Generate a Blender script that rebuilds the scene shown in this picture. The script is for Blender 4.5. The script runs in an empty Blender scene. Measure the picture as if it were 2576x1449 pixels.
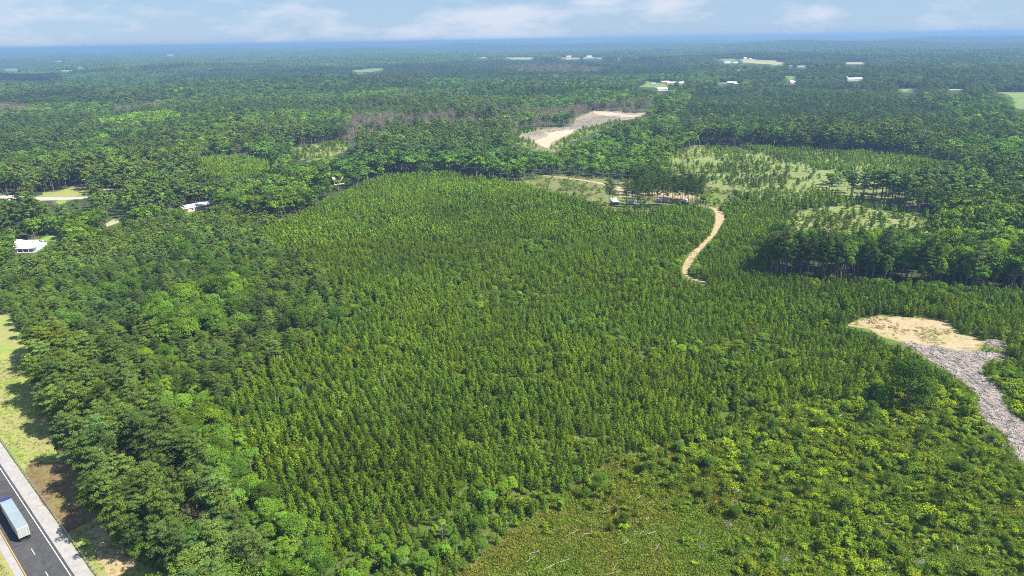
import bpy, math, random
import numpy as np
from mathutils import Vector, Matrix
from mathutils.geometry import delaunay_2d_cdt

SC = bpy.context.scene
COL = SC.collection
RNG = np.random.default_rng(7)
random.seed(7)

# ------------------------------------------------------------------ camera, sky, sun, exposure
W0, H0 = 2576.0, 1449.0            # working pixel frame of the photograph
FPX = 1288.0 / math.tan(math.radians(71.5 / 2))
CAMH = 117.0
PITCH = math.atan((H0 / 2 - 101.0) / FPX)
ROLL = -math.atan(45.0 / 2576.0)
cR, sR, cP, sP = math.cos(ROLL), math.sin(ROLL), math.cos(PITCH), math.sin(PITCH)
AX = np.array([1.0, 0, 0]); AF = np.array([0, cP, -sP]); AU = np.array([0, sP, cP])
CAMR = cR * AX + sR * AU
CAMU = -sR * AX + cR * AU
cam_data = bpy.data.cameras.new('camera')
cam = bpy.data.objects.new('camera', cam_data)
COL.objects.link(cam)
m = Matrix.Identity(4)
for i in range(3):
    m[i][0] = CAMR[i]; m[i][1] = CAMU[i]; m[i][2] = -AF[i]
m[2][3] = CAMH
cam.matrix_world = m
cam_data.sensor_width = 36.0
cam_data.lens = 18.0 / math.tan(math.radians(71.5 / 2))
cam_data.clip_start = 1.0
cam_data.clip_end = 200000.0
SC.camera = cam

SUN_EL = math.radians(52.0)
SUN_AZ = math.radians(-16.0)       # from +X, a little behind the camera
sun_dir = Vector((math.cos(SUN_EL) * math.cos(SUN_AZ), math.cos(SUN_EL) * math.sin(SUN_AZ), math.sin(SUN_EL)))
sd = bpy.data.lights.new('sun', 'SUN')
sd.energy = 4.6
sd.angle = math.radians(0.55)
sd.color = (1.0, 0.945, 0.83)
sun = bpy.data.objects.new('sun', sd)
sun.rotation_euler = sun_dir.to_track_quat('Z', 'Y').to_euler()
sun.location = (0, 0, 300)
COL.objects.link(sun)

world = bpy.data.worlds.new('World')
SC.world = world
world.use_nodes = True
wn = world.node_tree; wn.nodes.clear()
def N(t, kind, **kw):
    n = t.nodes.new(kind)
    for k, v in kw.items():
        setattr(n, k, v)
    return n
wo = N(wn, 'ShaderNodeOutputWorld'); bg = N(wn, 'ShaderNodeBackground')
sky = N(wn, 'ShaderNodeTexSky', sky_type='NISHITA', sun_disc=False)
sky.sun_elevation = SUN_EL
sky.sun_rotation = math.pi / 2 - SUN_AZ
sky.altitude = 200.0; sky.air_density = 1.0; sky.dust_density = 0.0; sky.ozone_density = 5.0
tc = N(wn, 'ShaderNodeTexCoord')
mp = N(wn, 'ShaderNodeMapping'); mp.inputs['Scale'].default_value = (1, 1, 3.2); mp.inputs['Location'].default_value = (3.1, 0.4, 0.2)
n1 = N(wn, 'ShaderNodeTexNoise'); n1.inputs['Scale'].default_value = 10.5; n1.inputs['Detail'].default_value = 9; n1.inputs['Roughness'].default_value = 0.55
n2 = N(wn, 'ShaderNodeTexNoise'); n2.inputs['Scale'].default_value = 2.6; n2.inputs['Detail'].default_value = 3
ma = N(wn, 'ShaderNodeMath', operation='MULTIPLY_ADD'); ma.inputs[1].default_value = 0.45
rp = N(wn, 'ShaderNodeValToRGB'); rp.color_ramp.elements[0].position = 0.71; rp.color_ramp.elements[1].position = 0.92
mxc = N(wn, 'ShaderNodeMix', data_type='RGBA')
cl = N(wn, 'ShaderNodeRGB'); cl.outputs[0].default_value = (7.0, 7.2, 8.0, 1)
veil = N(wn, 'ShaderNodeMix', data_type='RGBA'); veil.inputs['Factor'].default_value = 0.72; veil.inputs['B'].default_value = (3.0, 4.6, 6.9, 1)   # thin even veil of high cloud
mfac = N(wn, 'ShaderNodeMath', operation='MULTIPLY'); mfac.inputs[1].default_value = 0.7
wn.links.new(tc.outputs['Generated'], mp.inputs[0])
wn.links.new(mp.outputs[0], n1.inputs['Vector']); wn.links.new(mp.outputs[0], n2.inputs['Vector'])
wn.links.new(n2.outputs['Fac'], ma.inputs[0]); wn.links.new(n1.outputs['Fac'], ma.inputs[2])
wn.links.new(ma.outputs[0], rp.inputs[0]); wn.links.new(rp.outputs[0], mfac.inputs[0])
wn.links.new(mfac.outputs[0], mxc.inputs['Factor'])
wn.links.new(sky.outputs[0], veil.inputs['A']); wn.links.new(veil.outputs['Result'], mxc.inputs['A']); wn.links.new(cl.outputs[0], mxc.inputs['B'])
wn.links.new(mxc.outputs['Result'], bg.inputs[0]); bg.inputs[1].default_value = 0.05
wn.links.new(bg.outputs[0], wo.inputs[0])

SC.view_settings.view_transform = 'Standard'
SC.view_settings.look = 'None'
SC.view_settings.exposure = 1.28
SC.view_settings.gamma = 1.0
SC.view_settings.use_curve_mapping = False
SC.render.engine = 'CYCLES'
cy = SC.cycles
cy.max_bounces = 5; cy.diffuse_bounces = 1; cy.glossy_bounces = 2; cy.transmission_bounces = 3
cy.use_denoising = False
cy.pixel_filter_type = 'BLACKMAN_HARRIS'; cy.filter_width = 1.05
cy.volume_bounces = 0; cy.transparent_max_bounces = 6
cy.caustics_reflective = False; cy.caustics_refractive = False

# ------------------------------------------------------------------ terrain and pixel helpers
def sstep(a, b, x):
    t = np.clip((np.asarray(x, float) - a) / (b - a), 0, 1)
    return t * t * (3 - 2 * t)

def sines(x, y, lam, seed):
    r = np.random.default_rng(seed)
    out = 0
    for k in range(5):
        a = r.uniform(0, 2 * math.pi); l = lam * r.uniform(0.7, 1.5); ph = r.uniform(0, 6.28)
        out = out + np.sin((x * math.cos(a) + y * math.sin(a)) * 2 * math.pi / l + ph)
    return out / 2.4

def hgt(x, y):
    x = np.asarray(x, float); y = np.asarray(y, float)
    r = np.hypot(x, y)
    return (sstep(260, 900, r) * 2.5 * sines(x, y, 420, 11) + sstep(1000, 3000, r) * 12 * sines(x, y, 1250, 12)
            + sstep(3500, 9000, r) * 33 * sines(x, y, 3600, 13))

def project(x, y, z):
    d = np.stack([np.asarray(x, float), np.asarray(y, float), np.asarray(z, float) - CAMH], -1)
    f = d @ AF
    f = np.where(f < 1, 1, f)
    return W0 / 2 + FPX * (d @ CAMR) / f, H0 / 2 - FPX * (d @ CAMU) / f

TS = np.concatenate([np.linspace(90, 900, 400), np.geomspace(905, 45000, 900)])
def ground(px, py):
    """photo pixel -> the point where its ray meets the terrain"""
    d = (px - W0 / 2) / FPX * CAMR - (py - H0 / 2) / FPX * CAMU + AF
    d = d / np.linalg.norm(d[:2])
    X, Y, Z = d[0] * TS, d[1] * TS, CAMH + d[2] * TS
    hit = np.nonzero(Z <= hgt(X, Y))[0]
    if len(hit) == 0:
        t = TS[-1]
    else:
        i = hit[0]
        lo, hi = TS[max(i - 1, 0)], TS[i]
        for _ in range(18):
            t = (lo + hi) / 2
            if CAMH + d[2] * t <= hgt(d[0] * t, d[1] * t): hi = t
            else: lo = t
    return np.array([d[0] * t, d[1] * t])

def gz(x, y): return float(hgt(x, y))

def inpoly(px, py, poly):
    px = np.asarray(px); py = np.asarray(py)
    c = np.zeros(px.shape, bool)
    n = len(poly); j = n - 1
    for i in range(n):
        xi, yi = poly[i]; xj, yj = poly[j]
        if yi != yj:
            c ^= ((yi > py) != (yj > py)) & (px < (xj - xi) * (py - yi) / (yj - yi) + xi)
        j = i
    return c

def vnoise(x, y, scale, seed=0):
    x = np.asarray(x, float) / scale + seed * 17.3; y = np.asarray(y, float) / scale - seed * 9.1
    xi = np.floor(x).astype(np.int64); yi = np.floor(y).astype(np.int64)
    fx = x - xi; fy = y - yi
    fx = fx * fx * (3 - 2 * fx); fy = fy * fy * (3 - 2 * fy)
    def hsh(a, b):
        h = (a * 374761393 + b * 668265263 + seed * 974711) & 0x7fffffff
        h = ((h ^ (h >> 13)) * 1274126177) & 0x7fffffff
        return ((h ^ (h >> 16)) & 0xffff) / 65535.0
    return (hsh(xi, yi) * (1 - fx) + hsh(xi + 1, yi) * fx) * (1 - fy) + (hsh(xi, yi + 1) * (1 - fx) + hsh(xi + 1, yi + 1) * fx) * fy

def fnoise(x, y, scale, seed=0):
    return 0.55 * vnoise(x, y, scale, seed) + 0.3 * vnoise(x, y, scale * 0.45, seed + 1) + 0.15 * vnoise(x, y, scale * 0.2, seed + 2)

def Zm(x0, y0, s, pts):
    k = 2576.0 / 3072.0
    return [((x0 + a / s) * k, (y0 + b / s) * k) for a, b in pts]

# ------------------------------------------------------------------ what stands where (zones over the photographed ground)
FOREST, PLANT, SCRUB, OPEN, ROADPINE, MIX, CLEAR, DARKPINE, DEAD, TRUNKPINE, CAMP, YELLOW, DARKESTPINE, SAPLING, TALLMIX = range(15)
ZONES = []
def zone(code, poly): ZONES.append((code, poly))

zone(MIX, [(-400, 560), (0, 545), (200, 520), (440, 520), (690, 560), (690, 640), (820, 700), (880, 800), (800, 870), (640, 960), (560, 1050), (330, 960), (120, 940), (-400, 900)])
zone(SAPLING, [(330, 960), (560, 1050), (640, 1200), (700, 1310), (870, 1449), (980, 1700), (600, 1700), (600, 1449), (500, 1330), (440, 1200), (380, 1080)])
zone(ROADPINE, [(60, 850), (100, 1000), (130, 1130), (175, 1200), (215, 1270), (240, 1340), (290, 1390), (365, 1425), (420, 1470), (520, 1700), (700, 1700), (640, 1449), (570, 1340), (480, 1200), (400, 1080), (300, 960), (180, 900)])
zone(PLANT, [(980, 1700), (870, 1449), (700, 1310), (640, 1200), (560, 1050), (640, 960), (800, 870), (880, 800), (820, 700), (690, 640), (640, 590), (760, 540), (900, 470), (1000, 440), (1150, 438), (1290, 460),
             (1400, 490), (1480, 512), (1560, 548), (1700, 528), (1790, 535), (1850, 495), (1990, 530), (1960, 610), (1915, 690), (2100, 708), (2250, 718), (2576, 740), (3000, 760), (3000, 1000), (2560, 1040), (2470, 1000), (2350, 990),
             (2230, 1020), (2050, 1000), (1850, 1040), (1750, 1110), (1550, 1150), (1450, 1220), (1350, 1290), (1250, 1370), (1150, 1449), (1100, 1700)])
zone(SCRUB, [(1100, 1700), (1150, 1449), (1250, 1370), (1350, 1290), (1450, 1220), (1550, 1150), (1750, 1110), (1850, 1040), (2050, 1000), (2230, 1020), (2330, 1000), (2400, 960), (2560, 930), (3000, 900), (3000, 1700)])
zone(TALLMIX, [(1915, 692), (2100, 708), (2250, 718), (2576, 740), (3000, 760), (3000, 470), (2576, 470), (2420, 470), (2400, 560), (2300, 620), (2100, 630), (1960, 625)])
# openings on the right
zone(CLEAR, [(1960, 605), (1990, 540), (2100, 510), (2200, 512), (2340, 545), (2375, 580), (2250, 620), (2100, 625)])
zone(CLEAR, [(1690, 395), (1760, 362), (1850, 378), (1950, 398), (2060, 430), (2060, 475), (1980, 485), (1850, 480), (1770, 480), (1700, 440)])
zone(PLANT, [(1850, 368), (2100, 380), (2300, 395), (2410, 425), (2400, 450), (2250, 440), (2060, 430), (1950, 398)])
zone(FOREST, [(2060, 436), (2060, 502), (2200, 512), (2330, 540), (2410, 530), (2420, 440), (2250, 436)])
zone(TRUNKPINE, [(2060, 474), (2060, 504), (2200, 514), (2330, 544), (2410, 536), (2420, 486), (2250, 476), (2100, 470)])
zone(PLANT, [(1790, 488), (2060, 480), (2200, 512), (2330, 540), (2200, 530), (2100, 518), (1990, 532), (1880, 505)])
# camp and its scrubby surroundings
zone(CAMP, [(1290, 462), (1365, 438), (1480, 446), (1600, 452), (1790, 470), (1860, 490), (1810, 525), (1700, 528), (1560, 548), (1480, 514), (1400, 492)])
# mid distance
zone(TRUNKPINE, [(580, 388), (600, 340), (880, 325), (1010, 340), (1000, 385), (895, 360), (745, 374), (640, 392)])
zone(CLEAR, [(735, 405), (750, 374), (830, 360), (892, 358), (892, 382), (800, 400)])
zone(PLANT, [(500, 446), (510, 402), (620, 396), (690, 412), (690, 446), (600, 455)])
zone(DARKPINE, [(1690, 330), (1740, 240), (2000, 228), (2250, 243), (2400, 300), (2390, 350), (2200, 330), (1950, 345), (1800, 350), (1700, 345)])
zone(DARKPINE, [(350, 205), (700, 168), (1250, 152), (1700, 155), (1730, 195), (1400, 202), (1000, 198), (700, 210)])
zone(DARKESTPINE, [(-200, 200), (10, 195), (60, 190), (140, 193), (165, 207), (120, 216), (-200, 218)])
zone(YELLOW, [(215, 318), (330, 300), (440, 300), (460, 318), (300, 338)])
zone(DEAD, [(-100, 278), (70, 278), (75, 294), (-100, 298)])
zone(DEAD, [(285, 276), (400, 272), (420, 286), (290, 296)])
zone(DEAD, [(995, 252), (1055, 252), (1055, 268), (995, 268)])
zone(DEAD, [(1270, 172), (1400, 166), (1510, 178), (1500, 187), (1300, 187)])
zone(DEAD, [(870, 335), (900, 305), (1130, 300), (1330, 290), (1640, 262), (1640, 285), (1500, 300), (1340, 330), (1180, 335), (1000, 340), (960, 372), (890, 372)])
zone(CLEAR, [(1290, 352), (1310, 325), (1440, 318), (1470, 290), (1560, 282), (1640, 284), (1560, 305), (1500, 335), (1440, 352), (1400, 385), (1340, 380)])

RX0, RY0, RST = -400, 60, 4
RXN, RYN = (3000 + 400) // RST, (1700 - 60) // RST
gx, gy = np.meshgrid(RX0 + RST * (np.arange(RXN) + 0.5), RY0 + RST * (np.arange(RYN) + 0.5))
ZR = np.zeros(gx.shape, np.int8)
# natural, wavering zone borders
wx = gx + (fnoise(gx, gy * 2.2, 60, 5) - 0.5) * 34
wy = gy + (fnoise(gx, gy * 2.2, 60, 9) - 0.5) * 0.035 * np.clip(gy - 100, 20, 900)
for code, poly in ZONES:
    ZR[inpoly(wx, wy, poly)] = code
OPENR = np.zeros(gx.shape, bool)
def mark_open(poly, hide=True):
    """ground that the photograph shows bare: nothing grows on it, and nothing tall stands in front of it"""
    k = inpoly(gx, gy, poly)
    ZR[k] = OPEN
    if hide: OPENR[k] = True

SEER = np.zeros(gx.shape, bool)
for poly in ([(1690, 395), (1760, 362), (1850, 372), (2100, 384), (2300, 398), (2400, 415), (2250, 420), (2060, 428), (2050, 470), (1980, 482), (1850, 480), (1770, 470), (1700, 430)],
             [(1985, 572), (1990, 540), (2060, 512), (2200, 515), (2340, 545), (2345, 562), (2200, 566), (2060, 572)], [(1300, 462), (1365, 445), (1480, 452), (1570, 470), (1560, 510), (1480, 508), (1400, 488)],
             [(735, 400), (750, 374), (830, 360), (892, 358), (892, 382), (800, 398)], [(510, 430), (520, 405), (620, 399), (680, 414), (680, 432), (600, 436)],
             [(1290, 350), (1310, 325), (1440, 318), (1470, 290), (1560, 282), (1640, 284), (1560, 305), (1500, 335), (1440, 352), (1400, 378), (1340, 375)],
             [(1830, 496), (2060, 506), (2200, 523), (2330, 549), (2000, 536)]):
    SEER |= inpoly(gx, gy, poly)        # low growth the photograph shows: no tall tree may hide it

def lookup(R, px, py):
    i = np.clip(((py - RY0) / RST).astype(int), 0, RYN - 1)
    j = np.clip(((px - RX0) / RST).astype(int), 0, RXN - 1)
    return R[i, j]

# ------------------------------------------------------------------ materials
def mat(name):
    M = bpy.data.materials.new(name); M.use_nodes = True
    t = M.node_tree; t.nodes.clear()
    return M, t, N(t, 'ShaderNodeOutputMaterial')

def plain(name, col, rough=0.7, metal=0.0, var=0.12, scale=1.5, bump=0.0, spec=0.3):
    """a painted / weathered surface: base colour broken up by two scales of noise"""
    M, t, o = mat(name)
    b = N(t, 'ShaderNodeBsdfPrincipled')
    b.inputs['Roughness'].default_value = rough; b.inputs['Metallic'].default_value = metal
    b.inputs['Specular IOR Level'].default_value = spec
    tc = N(t, 'ShaderNodeTexCoord')
    n = N(t, 'ShaderNodeTexNoise'); n.inputs['Scale'].default_value = scale; n.inputs['Detail'].default_value = 7; n.inputs['Roughness'].default_value = 0.62
    mr = N(t, 'ShaderNodeMapRange'); mr.inputs[1].default_value = 0.3; mr.inputs[2].default_value = 0.7
    mr.inputs[3].default_value = 1 - var; mr.inputs[4].default_value = 1 + var
    mx = N(t, 'ShaderNodeVectorMath', operation='SCALE'); mx.inputs[0].default_value = col[:3]
    t.links.new(tc.outputs['Object'], n.inputs['Vector']); t.links.new(n.outputs['Fac'], mr.inputs[0])
    t.links.new(mr.outputs[0], mx.inputs['Scale']); t.links.new(mx.outputs[0], b.inputs['Base Color'])
    if bump:
        bp = N(t, 'ShaderNodeBump'); bp.inputs['Strength'].default_value = bump; bp.inputs['Distance'].default_value = 0.05
        t.links.new(n.outputs['Fac'], bp.inputs['Height']); t.links.new(bp.outputs[0], b.inputs['Normal'])
    t.links.new(b.outputs[0], o.inputs[0])
    return M

def patchy(name, cols, scales, rough=0.95, bump=0.4, warp=1.0):
    """soil, grass or mulch: colours blended by layered noise in metres"""
    M, t, o = mat(name)
    b = N(t, 'ShaderNodeBsdfPrincipled'); b.inputs['Roughness'].default_value = rough; b.inputs['Specular IOR Level'].default_value = 0.15
    tc = N(t, 'ShaderNodeTexCoord')
    cur = None
    for k, (c, sc) in enumerate(zip(cols, scales)):
        if cur is None:
            cur = N(t, 'ShaderNodeRGB'); cur.outputs[0].default_value = (*[q * 0.74 for q in c], 1); cur = cur.outputs[0]; continue
        n = N(t, 'ShaderNodeTexNoise'); n.inputs['Scale'].default_value = sc; n.inputs['Detail'].default_value = 8; n.inputs['Roughness'].default_value = 0.65
        n.inputs['Distortion'].default_value = warp
        r = N(t, 'ShaderNodeValToRGB'); r.color_ramp.elements[0].position = 0.42; r.color_ramp.elements[1].position = 0.62
        x = N(t, 'ShaderNodeMix', data_type='RGBA'); x.inputs['B'].default_value = (*[q * 0.74 for q in c], 1)
        t.links.new(tc.outputs['Object'], n.inputs['Vector']); t.links.new(n.outputs['Fac'], r.inputs[0])
        t.links.new(r.outputs[0], x.inputs['Factor']); t.links.new(cur, x.inputs['A']); cur = x.outputs['Result']
    t.links.new(cur, b.inputs['Base Color'])
    if bump:
        n = N(t, 'ShaderNodeTexNoise'); n.inputs['Scale'].default_value = 2.0; n.inputs['Detail'].default_value = 6
        bp = N(t, 'ShaderNodeBump'); bp.inputs['Strength'].default_value = bump; bp.inputs['Distance'].default_value = 0.3
        t.links.new(tc.outputs['Object'], n.inputs['Vector']); t.links.new(n.outputs['Fac'], bp.inputs['Height']); t.links.new(bp.outputs[0], b.inputs['Normal'])
    t.links.new(b.outputs[0], o.inputs[0])
    return M

def foliage(name, col, back, trans=0.28):
    """leaf material: per-leaf shade from the mesh, per-plant tint from the plant"""
    M, t, o = mat(name)
    at = N(t, 'ShaderNodeAttribute', attribute_type='INSTANCER', attribute_name='tint')
    lv = N(t, 'ShaderNodeAttribute', attribute_type='GEOMETRY', attribute_name='leaf_shade')
    sc = N(t, 'ShaderNodeVectorMath', operation='SCALE'); sc.inputs[0].default_value = col
    ml = N(t, 'ShaderNodeVectorMath', operation='MULTIPLY')
    t.links.new(lv.outputs['Fac'], sc.inputs['Scale']); t.links.new(sc.outputs[0], ml.inputs[0]); t.links.new(at.outputs['Vector'], ml.inputs[1])
    d = N(t, 'ShaderNodeBsdfDiffuse'); tr = N(t, 'ShaderNodeBsdfTranslucent')
    ml2 = N(t, 'ShaderNodeVectorMath', operation='MULTIPLY'); ml2.inputs[1].default_value = back
    t.links.new(ml.outputs[0], d.inputs[0]); t.links.new(ml.outputs[0], ml2.inputs[0]); t.links.new(ml2.outputs[0], tr.inputs[0])
    mx = N(t, 'ShaderNodeMixShader'); mx.inputs[0].default_value = trans
    t.links.new(d.outputs[0], mx.inputs[1]); t.links.new(tr.outputs[0], mx.inputs[2])
    t.links.new(mx.outputs[0], o.inputs[0])
    return M

M_PINE = foliage('pine needles', (0.102, 0.155, 0.03), (1.1, 1.35, 0.7), 0.2)
M_YPINE = foliage('young pine needles', (0.118, 0.19, 0.013), (1.2, 1.4, 0.6), 0.2)
M_LEAF = foliage('broad leaves', (0.104, 0.185, 0.02), (1.2, 1.5, 0.6), 0.2)
M_SHRUB = foliage('shrub leaves', (0.145, 0.205, 0.015), (1.2, 1.4, 0.6), 0.25)
M_DRY = foliage('dry leaves', (0.24, 0.175, 0.13), (1, 1, 1), 0.15)
M_GRASS = foliage('weeds and grass', (0.135, 0.15, 0.028), (1.1, 1.2, 0.7), 0.3)
M_BARK = plain('pine bark', (0.17, 0.125, 0.095), 0.95, var=0.35, scale=3)
M_BARKG = plain('grey bark', (0.2, 0.18, 0.155), 0.95, var=0.3, scale=3)
M_DEADW = plain('dead grey wood', (0.27, 0.245, 0.22), 0.9, var=0.25, scale=2)

# ------------------------------------------------------------------ mesh helpers
class MB:
    """collects shapes; build() links them as one mesh object"""
    def __init__(s): s.v = []; s.f = []; s.mi = []
    def add(s, v, f, mi=0):
        o = len(s.v); s.v += [tuple(map(float, p)) for p in v]
        s.f += [tuple(i + o for i in q) for q in f]; s.mi += [mi] * len(f)
    def box(s, x0, x1, y0, y1, z0, z1, mi=0, bev=0.0):
        if bev <= 0:
            v = [(x, y, z) for z in (z0, z1) for y in (y0, y1) for x in (x0, x1)]
            s.add(v, [(0, 2, 3, 1), (4, 5, 7, 6), (0, 1, 5, 4), (2, 6, 7, 3), (0, 4, 6, 2), (1, 3, 7, 5)], mi)
        else:
            b = bev
            ring = [(x0 + b, y0), (x1 - b, y0), (x1, y0 + b), (x1, y1 - b), (x1 - b, y1), (x0 + b, y1), (x0, y1 - b), (x0, y0 + b)]
            cx, cy_ = (x0 + x1) / 2, (y0 + y1) / 2
            v = []
            for z, k in ((z0, 1), (z1 - b, 1), (z1, None)):
                for (x, y) in ring:
                    if k is None:
                        x = min(max(x, x0 + b * 1.4), x1 - b * 1.4); y = min(max(y, y0 + b * 1.4), y1 - b * 1.4)
                    v.append((x, y, z))
            f = [tuple(range(7, -1, -1)), tuple(range(16, 24))]
            for r in (0, 8):
                for i in range(8):
                    j = (i + 1) % 8
                    f.append((r + i, r + j, r + 8 + j, r + 8 + i))
            s.add(v, f, mi)
    def prism(s, prof, y0, y1, mi=0):
        """profile in x,z extruded along y"""
        n = len(prof)
        v = [(x, y0, z) for x, z in prof] + [(x, y1, z) for x, z in prof]
        f = [tuple(range(n)), tuple(range(2 * n - 1, n - 1, -1))]
        for i in range(n):
            j = (i + 1) % n
            f.append((i, n + i, n + j, j))
        s.add(v, f, mi)
    def tube(s, pts, rad, k=6, mi=0, cap=True):
        pts = [np.array(p, float) for p in pts]
        rings = []
        for i, p in enumerate(pts):
            d = pts[min(i + 1, len(pts) - 1)] - pts[max(i - 1, 0)]
            d = d / (np.linalg.norm(d) + 1e-9)
            a = np.cross(d, (0, 0, 1) if abs(d[2]) < 0.9 else (1, 0, 0)); a /= np.linalg.norm(a)
            b = np.cross(d, a)
            r = rad[i] if hasattr(rad, '__len__') else rad
            rings.append([p + r * (a * math.cos(2 * math.pi * q / k) + b * math.sin(2 * math.pi * q / k)) for q in range(k)])
        v = [p for r in rings for p in r]; f = []
        for i in range(len(pts) - 1):
            for q in range(k):
                w = (q + 1) % k
                f.append((i * k + q, i * k + w, (i + 1) * k + w, (i + 1) * k + q))
        if cap:
            f.append(tuple(range(k - 1, -1, -1))); f.append(tuple(range((len(pts) - 1) * k, len(pts) * k)))
        s.add(v, f, mi)
    def mesh(s, name, mats, smooth=False):
        me = bpy.data.meshes.new(name)
        me.from_pydata(s.v, [], s.f)
        for mm in (mats if isinstance(mats, (list, tuple)) else [mats]): me.materials.append(mm)
        if any(s.mi): me.polygons.foreach_set('material_index', s.mi)
        if smooth: me.polygons.foreach_set('use_smooth', [True] * len(s.f))
        me.update()
        return me
    def build(s, name, mats, parent=None, smooth=False):
        o = bpy.data.objects.new(name, s.mesh(name, mats, smooth)); COL.objects.link(o)
        if parent: o.parent = parent
        return o

def tag(o, label=None, cat=None, group=None, kind=None):
    if label: o['label'] = label
    if cat: o['category'] = cat
    if group: o['group'] = group
    if kind: o['kind'] = kind
    return o

def empty(name, loc, rz=0.0, label=None, cat=None, group=None):
    o = bpy.data.objects.new(name, None); COL.objects.link(o)
    o.location = loc; o.rotation_euler = (0, 0, rz); o.empty_display_size = 0.5
    return tag(o, label, cat, group)

def kites(C, Nn, size, aspect, rng):
    """many small leaf faces at C facing Nn"""
    n = len(C)
    Nn = Nn / (np.linalg.norm(Nn, axis=1, keepdims=True) + 1e-9)
    R = rng.normal(size=(n, 3))
    T = np.cross(Nn, R); T /= (np.linalg.norm(T, axis=1, keepdims=True) + 1e-9)
    B = np.cross(Nn, T)
    s = (size * rng.uniform(0.65, 1.3, n))[:, None]; a = aspect * rng.uniform(0.8, 1.2, n)[:, None]
    V = np.stack([C - T * s, C + B * s * a - T * s * 0.1, C + T * s, C - B * s * a + T * s * 0.15], 1)
    V += rng.normal(size=V.shape) * s[:, :, None] * 0.12
    return V.reshape(-1, 3)

def quad_mesh(name, V, mats, shade=None, extra=None):
    """quads from V (4 per leaf) plus an optional MB of wood, as one mesh with a leaf_shade value per face"""
    n = len(V) // 4
    ev = extra.v if extra else []; ef = extra.f if extra else []
    me = bpy.data.meshes.new(name)
    verts = np.vstack([V, np.array(ev).reshape(-1, 3)]) if len(ev) else V
    faces = np.arange(4 * n).reshape(-1, 4).tolist() + [tuple(i + 4 * n for i in f) for f in ef]
    me.from_pydata(verts.tolist(), [], faces)
    for mm in mats: me.materials.append(mm)
    if len(ef): me.polygons.foreach_set('material_index', [0] * n + [1] * len(ef))
    at = me.attributes.new('leaf_shade', 'FLOAT', 'FACE')
    sh = np.ones(len(faces))
    if shade is not None: sh[:n] = shade
    at.data.foreach_set('value', sh)
    me.update()
    return me

def lobes(cent, rad, per, size, aspect, rng, flat=0.8, up=0.25, core=None):
    """leaf faces spread over the outsides of many lobes"""
    Cs, Ns = [], []
    for c, r in zip(cent, rad):
        d = rng.normal(size=(per, 3)); d /= np.linalg.norm(d, axis=1, keepdims=True)
        d[:, 2] = np.where(d[:, 2] < -0.35, -d[:, 2], d[:, 2])
        p = np.array(c) + d * np.array([r, r, r * flat]) * rng.uniform(0.72, 1.08, (per, 1))
        Cs.append(p); Ns.append(d + np.array([0, 0, up]) + rng.normal(size=(per, 3)) * 0.38)
    C = np.vstack(Cs); Nn = np.vstack(Ns)
    return kites(C, Nn, size, aspect, rng), rng.uniform(0.7, 1.3, len(C))

# ---- tree forms (metres)
def form_young_pine(seed, near):
    r = np.random.default_rng(seed)
    h = 4.6; cent, rad = [], []
    trunk = MB(); trunk.tube([(0, 0, 0), (r.normal() * .06, r.normal() * .06, h * .5), (0, 0, h * .97)], [0.07, 0.05, 0.015], 5)
    lv = 8 if near else 6
    V, S = [], []
    for i in range(lv):
        t = i / (lv - 1)
        z = 0.45 + t * (h - 0.75)
        L = (1.3 * (1 - t) ** 0.5 * (0.72 + 0.28 * min(1, t * 4)) + 0.2) * r.uniform(0.8, 1.15)
        nb = 6 if t < 0.6 else 4
        a0 = r.uniform(0, 6.28)
        for b in range(nb):
            a = a0 + b * 2 * math.pi / nb + r.normal() * 0.25
            l = L * r.uniform(0.75, 1.15)
            tip = np.array([math.cos(a) * l, math.sin(a) * l, z + 0.35 * l + 0.1])
            k = (15 if near else 4)
            s = r.uniform(0.35, 1.0, k)[:, None]
            C = np.array([0, 0, z]) * (1 - s) + tip * s + r.normal(size=(k, 3)) * 0.1
            Nn = np.array([math.cos(a) * 0.7, math.sin(a) * 0.7, 0.75]) + r.normal(size=(k, 3)) * 0.5
            V.append(kites(C, Nn, 0.205 if near else 0.42, 0.42 if near else 0.6, r)); S.append(r.uniform(0.7, 1.25, k) * (0.85 + 0.3 * t))
            if near and b % 2 == 0: trunk.tube([(0, 0, z), tip], [0.02, 0.008], 3)
    k = 9 if near else 3
    C = np.array([0, 0, h - 0.15]) + r.normal(size=(k, 3)) * [0.08, 0.08, 0.2]
    V.append(kites(C, r.normal(size=(k, 3)) + [0, 0, 0.3], 0.22 if near else 0.35, 0.4, r)); S.append(np.full(k, 1.25))
    return np.vstack(V), np.concatenate(S), trunk, (M_YPINE, M_BARK)

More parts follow.
